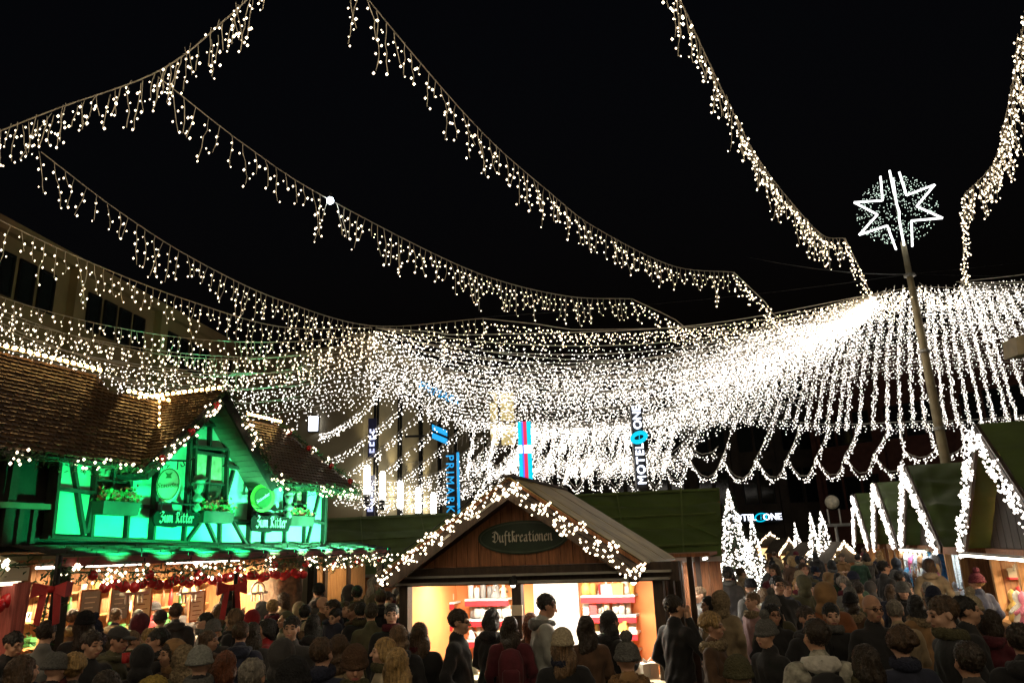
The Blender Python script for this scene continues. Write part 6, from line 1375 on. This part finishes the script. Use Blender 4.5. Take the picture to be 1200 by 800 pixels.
# ---- people read off the photograph: x, y of the crown, height, yaw (0 faces us, 180 away)
C, Pk, M_, Dn = 'cup', 'pocket', 'mouth', 'down'
PP = [
 (14, 742, 1.74, 75, 'jacket', 'black', 'short', 'black', (M_, Pk), 0, 18, 'dark-haired person eating beside the cream pavilion', None, '', ()),
 (3, 732, 1.70, 200, 'puffer', 'yellow', None, '', (Pk, Pk), 0, 0, 'person in yellow jacket with hood up beside the cream pavilion', 'hood', 'yellow', ()),
 (15, 708, 1.76, 70, 'jacket', 'brown', 'short', 'brown', (Dn, Dn), 0, 0, 'person in brown jacket looking in under the pavilion', None, '', ()),
 (55, 728, 1.84, 190, 'coat', 'grey', 'short', 'darkbrown', (Pk, Pk), 0, 10, 'broad person in grey coat standing behind the dark red bow', None, '', ()),
 (87, 712, 1.78, 185, 'jacket', 'charcoal', 'short', 'darkbrown', (C, C), 0, 0, 'person in charcoal jacket next to the broad grey coat', None, '', (('hooddown', 'olive'),)),
 (102, 719, 1.66, 150, 'jacket', 'wine', 'short', 'red', (Dn, C), 0, 0, 'red-haired person in wine-red jacket near the bar', None, '', ()),
 (108, 739, 1.78, 65, 'jacket', 'black', 'short', 'darkbrown', (C, Pk), 0, 8, 'short-haired person in black jacket seen in profile', None, '', ()),
 (138, 732, 1.76, 75, 'jacket', 'olive', 'short', 'darkbrown', (C, C), 0, 12, 'person in olive jacket and dark peaked cap', 'cap', 'charcoal', ()),
 (137, 711, 1.74, 180, 'jacket', 'navy', 'short', 'brown', (C, Dn), 0, 0, 'brown-haired person with tan hood down at the bar', None, '', (('hooddown', 'beige'),)),
 (163, 713, 1.68, 180, 'coat', 'black', 'wavy', 'darkbrown', (Dn, C), 0, 0, 'person with wavy dark hair in black coat at the bar', None, '', ()),
 (183, 703, 1.70, 110, 'jacket', 'red', None, '', (C, Dn), 0, 0, 'person in red jacket and black beanie at the bar', 'beanie', 'black', ()),
 (189, 712, 1.70, 185, 'puffer', 'beige', 'short', 'brown', (Dn, Dn), 0, 0, 'person in beige padded jacket and grey beanie', 'beanie', 'charcoal', ()),
 (207, 705, 1.82, 200, 'jacket', 'charcoal', 'short', 'brown', (Dn, C), 0, 0, 'tall person in charcoal jacket leaning to the bar', None, '', (('hooddown', 'charcoal'),)),
 (185, 734, 1.74, -60, 'jacket', 'black', 'short', 'black', (M_, Dn), 0, 0, 'dark-haired person drinking from a mug', None, '', ()),
 (168, 755, 1.62, 190, 'coat', 'black', None, '', (Pk, Pk), 0, 10, 'person with black hood up and bowed head', 'hood', 'black', ()),
 (201, 746, 1.64, -40, 'coat', 'brown', 'long', 'darkbrown', (M_, Dn), 0, 0, 'person in brown coat with loose hood round the face', 'hood', 'camel', ()),
 (217, 753, 1.60, 205, 'puffer', 'olive', None, '', (Dn, Dn), 0, 0, 'person in olive jacket with fur hood', 'furhood', 'beige', ()),
 (66, 763, 1.66, 175, 'jacket', 'black', None, '', (C, C), 0, 8, 'person in black jacket and grey knit beanie', 'beanie', 'grey', ()),
 (88, 766, 1.63, 200, 'jacket', 'charcoal', 'curly', 'blond', (Dn, C), 0, 0, 'person with curly blond hair in charcoal jacket', None, '', ()),
 (180, 789, 1.62, 185, 'puffer', 'black', None, '', (Pk, Pk), 0, 0, 'person with wide olive-yellow fur hood up', 'furhood', 'yellow', ()),
 (240, 716, 1.70, -70, 'jacket', 'black', 'short', 'black', (C, Dn), 0, 0, 'black-haired person turned to the bar counter', None, '', ()),
 (251, 722, 1.70, 190, 'jacket', 'charcoal', None, '', (C, C), 0, 0, 'person in charcoal jacket and dark grey beanie', 'beanie', 'grey', ()),
 (246, 737, 1.62, 90, 'jacket', 'brown', 'bob', 'brown', (C, Dn), 0, 0, 'person with brown bob in brown jacket', None, '', ()),
 (236, 752, 1.70, 190, 'jacket', 'black', None, '', (Pk, Pk), 0, 0, 'person in black jacket with tall pale grey knit hat', 'beanie', 'silver', (('scarf', 'grey'),)),
 (266, 760, 1.62, 180, 'jacket', 'wine', 'bob', 'red', (Dn, Dn), 0, 0, 'person with reddish bob in wine-red jacket', None, '', ()),
 (283, 726, 1.74, 190, 'jacket', 'navy', 'short', 'brown', (C, Dn), 0, 0, 'brown-haired person in navy jacket before the bar', None, '', ()),
 (297, 727, 1.68, 175, 'coat', 'charcoal', 'long', 'darkbrown', (Dn, C), 0, 0, 'person with long dark hair in charcoal coat near the bow pole', None, '', ()),
 (313, 723, 1.68, -75, 'jacket', 'red', 'bob', 'black', (C, Pk), 0, 0, 'person with black bob in bright red jacket', None, '', ()),
 (297, 712, 1.68, 180, 'jacket', 'wine', None, '', (Dn, Dn), 0, 0, 'person with dark red hood up by the bar', 'hood', 'red', ()),
 (320, 701, 1.76, 185, 'jacket', 'black', 'short', 'blond', (Pk, Dn), 0, 0, 'blond person in black jacket by the trunk post', None, '', ()),
 (342, 720, 1.78, 5, 'jacket', 'charcoal', 'short', 'black', (Dn, Pk), 0, 0, 'black-haired person in charcoal jacket facing the crowd', None, '', ()),
 (352, 703, 1.66, 170, 'puffer', 'beige', None, '', (Dn, Dn), 0, 0, 'person with beige hood up by the trunk post', 'hood', 'beige', ()),
 (358, 707, 1.72, 185, 'jacket', 'black', 'short', 'black', (Dn, Dn), 0, 0, 'black-haired person beside the beige hood', None, '', ()),
 (379, 697, 1.80, 60, 'jacket', 'brown', None, '', (C, Dn), 0, 0, 'bald person in brown jacket before the plank shed', None, '', ()),
 (389, 701, 1.78, -50, 'jacket', 'navy', 'short', 'darkbrown', (C, Dn), 0, 0, 'dark-haired person talking to the bald one', None, '', ()),
 (394, 713, 1.66, -30, 'jacket', 'cream', 'bun', 'black', (C, Dn), 0, 10, 'person in cream jacket with black hair bun', None, '', ()),
 (405, 703, 1.70, 20, 'jacket', 'black', 'long', 'brown', (Pk, Pk), 0, 0, 'long-haired person in black jacket facing us by the shed', None, '', ()),
 (414, 705, 1.70, -60, 'jacket', 'brown', 'short', 'brown', (Dn, C), 0, 0, 'person in brown jacket turned towards the tavern by the shed', None, '', ()),
 (423, 704, 1.74, 190, 'jacket', 'black', 'short', 'black', (Pk, Pk), 0, 0, 'person in black jacket with short black hair by the shed corner', None, '', ()),
 (435, 705, 1.78, 200, 'jacket', 'olive', 'short', 'darkbrown', (Pk, Dn), 0, 0, 'person in olive jacket near the hut corner', None, '', ()),
 (446, 689, 1.86, 200, 'jacket', 'black', 'short', 'brown', (Dn, Dn), 0, 0, 'very tall brown-haired person by the hut corner', None, '', ()),
 (459, 706, 1.80, 10, 'jacket', 'black', 'short', 'black', (Dn, Dn), 0, 0, 'dark-haired person facing us beside the hut corner', None, '', ()),
 (332, 744, 1.70, 185, 'jacket', 'black', None, '', (Pk, Pk), 0, 0, 'person with black hood up in the middle of the crowd', 'hood', 'charcoal', ()),
 (368, 718, 1.70, 180, 'coat', 'black', 'long', 'black', (Dn, Dn), 0, 0, 'person with long black hair in black coat', None, '', ()),
 (297, 768, 1.74, 185, 'jacket', 'black', 'short', 'grey', (Pk, Pk), 0, 0, 'grey-haired person with short hair in black jacket', None, '', (('hooddown', 'olive'),)),
 (345, 763, 1.80, 185, 'jacket', 'black', None, '', (Pk, Pk), 0, 0, 'person in black jacket and plain black beanie', 'beanie', 'black', ()),
 (344, 788, 1.66, 185, 'coat', 'brown', 'long', 'blond', (Dn, Dn), 0, 0, 'person with smooth blond hair in brown coat', None, '', ()),
 (378, 744, 1.76, 170, 'jacket', 'navy', 'short', 'brown', (C, Pk), 0, 0, 'short-haired person with turned-up navy collar', None, '', ()),
 (398, 741, 1.68, 180, 'jacket', 'beige', 'wavy', 'brown', (Dn, C), 0, 0, 'person with wavy brown hair in beige jacket', None, '', ()),
 (416, 754, 1.74, 15, 'jacket', 'black', 'short', 'brown', (Pk, Pk), 0, 12, 'person facing us in brown beanie and knit scarf', 'beanie', 'brown', (('scarf', 'olive'),)),
 (449, 745, 1.66, -75, 'coat', 'cream', 'bob', 'blond', (M_, Dn), 0, 0, 'person with blond bob in cream coat eating', None, '', ()),
 (466, 756, 1.70, 180, 'coat', 'cream', 'long', 'blond', (Pk, Pk), 0, 0, 'person with long golden hair in cream coat', None, '', ()),
 (467, 730, 1.68, 185, 'jacket', 'black', 'wavy', 'lightbrown', (Dn, Dn), 0, 0, 'person with wavy light-brown hair left of the hut', None, '', ()),
 (492, 727, 1.68, 175, 'jacket', 'black', 'long', 'brown', (C, Pk), 0, 0, 'person with long brown hair at the hut counter end', None, '', ()),
 (537, 713, 1.80, 80, 'coat', 'black', 'short', 'darkbrown', (Pk, Pk), 0, 5, 'person with glasses in long black coat standing sideways at the hut', None, '', (('glasses', ''),)),
 (576, 713, 1.72, 150, 'coat', 'black', 'bob', 'black', (C, C), 0, 8, 'person with black bob in long black coat at the hut', None, '', ()),
 (597, 720, 1.66, 180, 'jacket', 'wine', 'long', 'darkbrown', (Dn, Dn), 0, 0, 'person with long dark hair carrying a backpack at the hut', None, '', ()),
 (621, 716, 1.66, 190, 'jacket', 'brown', 'long', 'red', (C, Dn), 0, 0, 'person with long red hair at the hut middle post', None, '', ()),
 (636, 698, 1.88, 100, 'puffer', 'silver', 'short', 'black', (C, C), 0, 18, 'tall person in silver-grey padded jacket at the hut', None, '', (('hooddown', 'grey'),)),
 (658, 731, 1.70, 185, 'jacket', 'black', 'long', 'lightbrown', (Pk, Pk), 0, 0, 'person in black jacket and big cream knit hat', 'beanie', 'cream', ()),
 (686, 719, 1.68, 180, 'jacket', 'brown', 'long', 'darkbrown', (C, C), 0, 0, 'person with long dark hair in brown jacket at the hut', None, '', ()),
 (714, 713, 1.70, 120, 'coat', 'black', 'long', 'black', (C, Dn), 0, 0, 'person with long black hair looking at the hut shelves', None, '', ()),
 (733, 747, 1.64, 185, 'coat', 'camel', None, '', (Pk, Pk), 0, 0, 'person in camel fur coat with bobble hat', 'pompom', 'grey', (('furcollar', 'camel'),)),
 (789, 695, 1.84, 120, 'jacket', 'black', 'short', 'darkbrown', ('phone', Pk), 0, 0, 'person telephoning beside the hut side wall', None, '', ()),
 (834, 718, 1.68, 60, 'coat', 'brown', 'curly', 'blond', (C, C), 0, 0, 'person with curly blond hair in brown fur-collared coat', None, '', (('furcollar', 'beige'),)),
 (829, 697, 1.66, -80, 'jacket', 'black', 'tail', 'black', (Dn, C), 0, 0, 'person with black ponytail at the bright street stall', None, '', ()),
 (818, 686, 1.72, -70, 'jacket', 'grey', 'short', 'lightbrown', (Dn, C), 0, 0, 'person in grey jacket lit by the bright street stall', None, '', ()),
 (843, 690, 1.72, 150, 'puffer', 'beige', None, '', (Dn, Dn), 0, 0, 'person with beige fur hood up by the street stall', 'furhood', 'beige', ()),
 (852, 665, 1.86, 160, 'jacket', 'charcoal', 'short', 'black', (Dn, Dn), 0, 0, 'tall dark-haired person by the bulb-covered tree', None, '', ()),
 (868, 664, 1.78, 100, 'jacket', 'beige', 'short', 'brown', (Dn, Dn), 0, 0, 'brown-haired person in beige jacket by the bulb-covered tree', None, '', ()),
 (878, 675, 1.76, 190, 'jacket', 'grey', None, '', (Dn, Dn), 0, 0, 'person in grey jacket and black beanie in the street', 'beanie', 'black', ()),
 (880, 692, 1.70, -70, 'coat', 'pink', 'short', 'lightbrown', (Pk, Pk), 0, 0, 'person in pinkish coat with fur headband', None, '', (('furcollar', 'beige'),)),
 (896, 723, 1.66, -65, 'coat', 'black', None, '', (C, C), 0, 5, 'person in black coat and grey bobble beanie', 'pompom', 'grey', ()),
 (905, 706, 1.66, 0, 'coat', 'black', 'long', 'black', (Pk, Pk), 0, 0, 'person with glasses and long black hair walking towards us', None, '', (('glasses', ''),)),
 (910, 673, 1.88, 5, 'jacket', 'black', 'short', 'black', (Dn, Dn), 0, 0, 'tall person with dark glasses walking towards us', None, '', (('glasses', ''),)),
 (899, 660, 1.72, 0, 'jacket', 'charcoal', 'short', 'brown', (Dn, Dn), 0, 0, 'person in charcoal jacket coming up behind the tall one', None, '', ()),
 (919, 679, 1.74, 10, 'jacket', 'navy', 'short', 'brown', (Dn, Dn), 20, 0, 'brown-haired person in navy jacket beside the tall one', None, '', ()),
 (934, 676, 1.68, -20, 'jacket', 'olive', 'wavy', 'blond', (Pk, Dn), 0, 0, 'person with wavy blond hair in olive jacket', None, '', ()),
 (963, 679, 1.86, 180, 'puffer', 'rust', None, '', (Dn, Dn), 0, 0, 'big person in rust jacket with tan hood up', 'hood', 'camel', ()),
 (944, 708, 1.72, 15, 'jacket', 'black', 'short', 'darkbrown', (Pk, Pk), 0, 0, 'person in black jacket before the rust hood', None, '', ()),
 (972, 706, 1.72, -10, 'coat', 'black', 'short', 'black', (Pk, Pk), 0, 5, 'black-haired person in black coat before the rust hood', None, '', ()),
 (953, 722, 1.80, 170, 'puffer', 'white', 'short', 'darkbrown', (Dn, Dn), 20, 0, 'person in pale mottled hooded jacket with black backpack', None, '', (('hooddown', 'white'),)),
 (1019, 695, 1.84, 5, 'jacket', 'black', None, '', (Dn, Dn), 0, 5, 'bald person with dark glasses in black jacket', None, '', (('glasses', ''),)),
 (1053, 734, 1.68, 180, 'jacket', 'navy', 'curly', 'brown', (Pk, Pk), 0, 0, 'person with curly brown hair in navy jacket', None, '', ()),
 (1034, 656, 1.90, 100, 'jacket', 'charcoal', 'short', 'black', (Dn, Dn), 0, 0, 'tall person in charcoal jacket by the hat stall', None, '', ()),
 (1053, 668, 1.72, 120, 'jacket', 'black', 'short', 'black', (Dn, Dn), 0, 0, 'dark-haired person looking at the knitted hats', None, '', ()),
 (1105, 699, 1.90, -95, 'coat', 'black', 'short', 'brown', (Pk, Pk), 0, 10, 'big brown-haired person in black coat before the ornament stall', None, '', ()),
 (1129, 696, 1.82, 70, 'jacket', 'black', 'short', 'black', (Dn, Dn), 0, 0, 'black-haired person in profile before the ornament stall', None, '', ()),
 (1192, 727, 1.74, 150, 'jacket', 'black', 'short', 'darkbrown', (Pk, Pk), 0, 0, 'dark-haired person at the ornament stall counter', None, '', ()),
 (988, 673, 1.78, 30, 'jacket', 'grey', 'short', 'grey', (Dn, Dn), 0, 0, 'grey-haired person in grey jacket', None, '', ()),
 (1004, 680, 1.70, 170, 'coat', 'camel', 'short', 'darkbrown', (Dn, Dn), 0, 0, 'person in camel coat behind the bald one', None, '', ()),
 (1160, 712, 1.66, 120, 'coat', 'wine', 'bob', 'darkbrown', (C, Dn), 0, 0, 'person with dark bob in wine-red coat before the ornament stall', None, '', ()),
 (128, 700, 1.70, 185, 'jacket', 'brown', 'bob', 'darkbrown', (C, C), 0, 0, 'person with dark bob in brown jacket at the counter', None, '', ()),
 (225, 700, 1.72, 190, 'coat', 'charcoal', 'tail', 'brown', (C, C), 0, 0, 'person with brown ponytail at the bar counter', None, '', ()),
 (262, 702, 1.74, 180, 'jacket', 'olive', 'short', 'grey', (C, C), 0, 0, 'grey-haired person in olive jacket at the bar counter', None, '', ()),
 (30, 765, 1.72, 150, 'jacket', 'charcoal', 'tail', 'brown', (C, Dn), 0, 0, 'person with brown ponytail near the pavilion corner', None, '', ()),
 (128, 782, 1.70, 180, 'coat', 'charcoal', 'wavy', 'darkbrown', (Pk, Pk), 0, 0, 'person with wavy dark hair in charcoal coat', None, '', ()),
 (1130, 748, 1.72, 175, 'jacket', 'charcoal', 'short', 'darkbrown', (Pk, Pk), 0, 0, 'short-haired person in charcoal jacket behind the curly one', None, '', ()),
 (1010, 752, 1.66, 190, 'coat', 'black', 'tail', 'darkbrown', (Pk, Pk), 0, 0, 'person with dark ponytail in black coat', None, '', ()),
 (862, 762, 1.64, 170, 'jacket', 'charcoal', None, '', (Pk, Pk), 0, 0, 'person in charcoal jacket and olive beanie', 'beanie', 'olive', ()),
]
for i, (x, y, h, yaw, coat, col, hair, hc, arms, turn, nod, lb, hat, hatc, extra) in enumerate(PP):
    crown = h * (1 + (.03 if hat else .012) - (0.0 if not nod else nod * .0012)); P = at_z(x, y, crown)
    if not extra and hat not in ('hood', 'furhood'): extra = ((), (('hooddown', col),), (('scarf', ('grey', 'wine', 'olive', 'navy')[i % 4]),))[(i * 7) % 3]
    o = person(P, h, yaw, coat, col, hair, hc, arms, turn, nod, lb, hat, hatc, extra, ('charcoal', 'jeans', 'navy', 'brown', 'jeans')[i % 5], i, coatm=CAMO if col == 'white' else None)
    if 'backpack' in lb: backpack(o, 'dark backpack worn by the person with long hair at the hut' if 'long' in lb else 'black backpack on the pale mottled jacket', 'wine' if 'long' in lb else 'black')
    if 'mug' in lb or 'blond hair in brown fur' in lb: held(o, arms[0], 'mug', 'mug held by the ' + ('drinking person' if 'mug' in lb else 'person with curly blond hair'), 'red' if 'mug' in lb else 'white')
# ---- the anonymous rest of the crowd
rnd = random.Random(77)
def free(x, y, d):
    return all((x - a) ** 2 + (y - b) ** 2 > d * d for a, b in USED)
def stranger(x, y, zone, i, yaws):
    col = rnd.choice(('black', 'charcoal', 'navy', 'brown', 'olive', 'grey', 'beige', 'wine', 'camel', 'cream', 'silver', 'green', 'rust')); coat = rnd.choice(('jacket', 'puffer', 'coat', 'jacket')); hat = rnd.choice((None, None, None, None, None, 'beanie', 'beanie', 'hood', 'pompom')); hc = rnd.choice(('black', 'darkbrown', 'brown', 'blond', 'grey', 'lightbrown')); hr = rnd.choice(('short', 'short', 'long', 'bob', 'wavy')) if hat != 'hood' else None
    hatc = rnd.choice(('black', 'grey', 'wine', 'cream', 'navy')) if hat != 'hood' else col
    hd = {None: HAIRN.get(hr, '%s') % hc if hr else '', 'beanie': hatc + ' beanie', 'pompom': hatc + ' bobble hat', 'hood': 'hood up'}[hat].replace('darkbrown', 'dark brown').replace('lightbrown', 'light brown')
    ex_ = rnd.choice(((), (('hooddown', col),), (('hooddown', col),), (('scarf', rnd.choice(('grey', 'wine', 'cream', 'olive'))),), (('furcollar', 'beige'),))) if hat != 'hood' else ()
    ps_ = rnd.choice((((Pk, Pk), 25, 0), ((Dn, Dn), -30, 5), ((C, Dn), 0, 10), ((M_, Pk), 0, 0), ((Dn, Dn), 0, 0), ((C, C), -20, 8)))
    yaw = rnd.choice(yaws) + rnd.uniform(-25, 25)
    person((x, y), rnd.uniform(1.54, 1.92), yaw, coat, col, hr, hc, ps_[0], ps_[1], ps_[2], 'person in %s %s with %s, %s' % (col, COATN[coat].replace('padded ', ''), hd, zone), hat, hatc, ex_, rnd.choice(('charcoal', 'jeans', 'navy')), i, group=zone)
n = 0
for _ in range(4000):                  # the street, thinning out into the distance
    if n >= 125: break
    t = rnd.random() ** 1.15 * 46; w = rnd.uniform(-2.35, 2.9) * (1 + t * .012); p = Vector((4.4, 12.5, 0)) + SDIR * t + Vector((SDIR.y, -SDIR.x, 0)) * w
    if not free(p.x, p.y, .52 + t * .002): continue
    if (p.x - 4.7) ** 2 + (p.y - 20.5) ** 2 < 1.0: continue
    stranger(p.x, p.y, 'in the street crowd', n, (0, 0, 180, 180, 180, 90)); n += 1
n = 0
for _ in range(3000):                  # between us and the tavern bar
    if n >= 46: break
    u_, v_ = rnd.uniform(-2.2, 8.5), rnd.uniform(1.35, 4.3); p = TF(u_, v_, 0)
    if p.y < 6.2 or not free(p.x, p.y, .56): continue
    if abs((p - HF.o).dot(HF.u)) < 2.2 and (p - HF.o).dot(HF.n) < .9: continue
    stranger(p.x, p.y, 'in the tavern bar crowd', n + 200, (180, 180, 200, 150, 90, -80)); n += 1
n = 0
for _ in range(3000):                  # loose group on the right, before the ornament stall
    if n >= 10: break
    x, y = rnd.uniform(3.0, 6.6), rnd.uniform(8.2, 13.0)
    if x > 6.2 + (y - 9.9) * .33 - .9 or not free(x, y, .75) or x < 2.6 + (y - 8.5) * .3: continue
    stranger(x, y, 'in the group by gabled stalls', n + 300, (180, 180, 150, 0)); n += 1
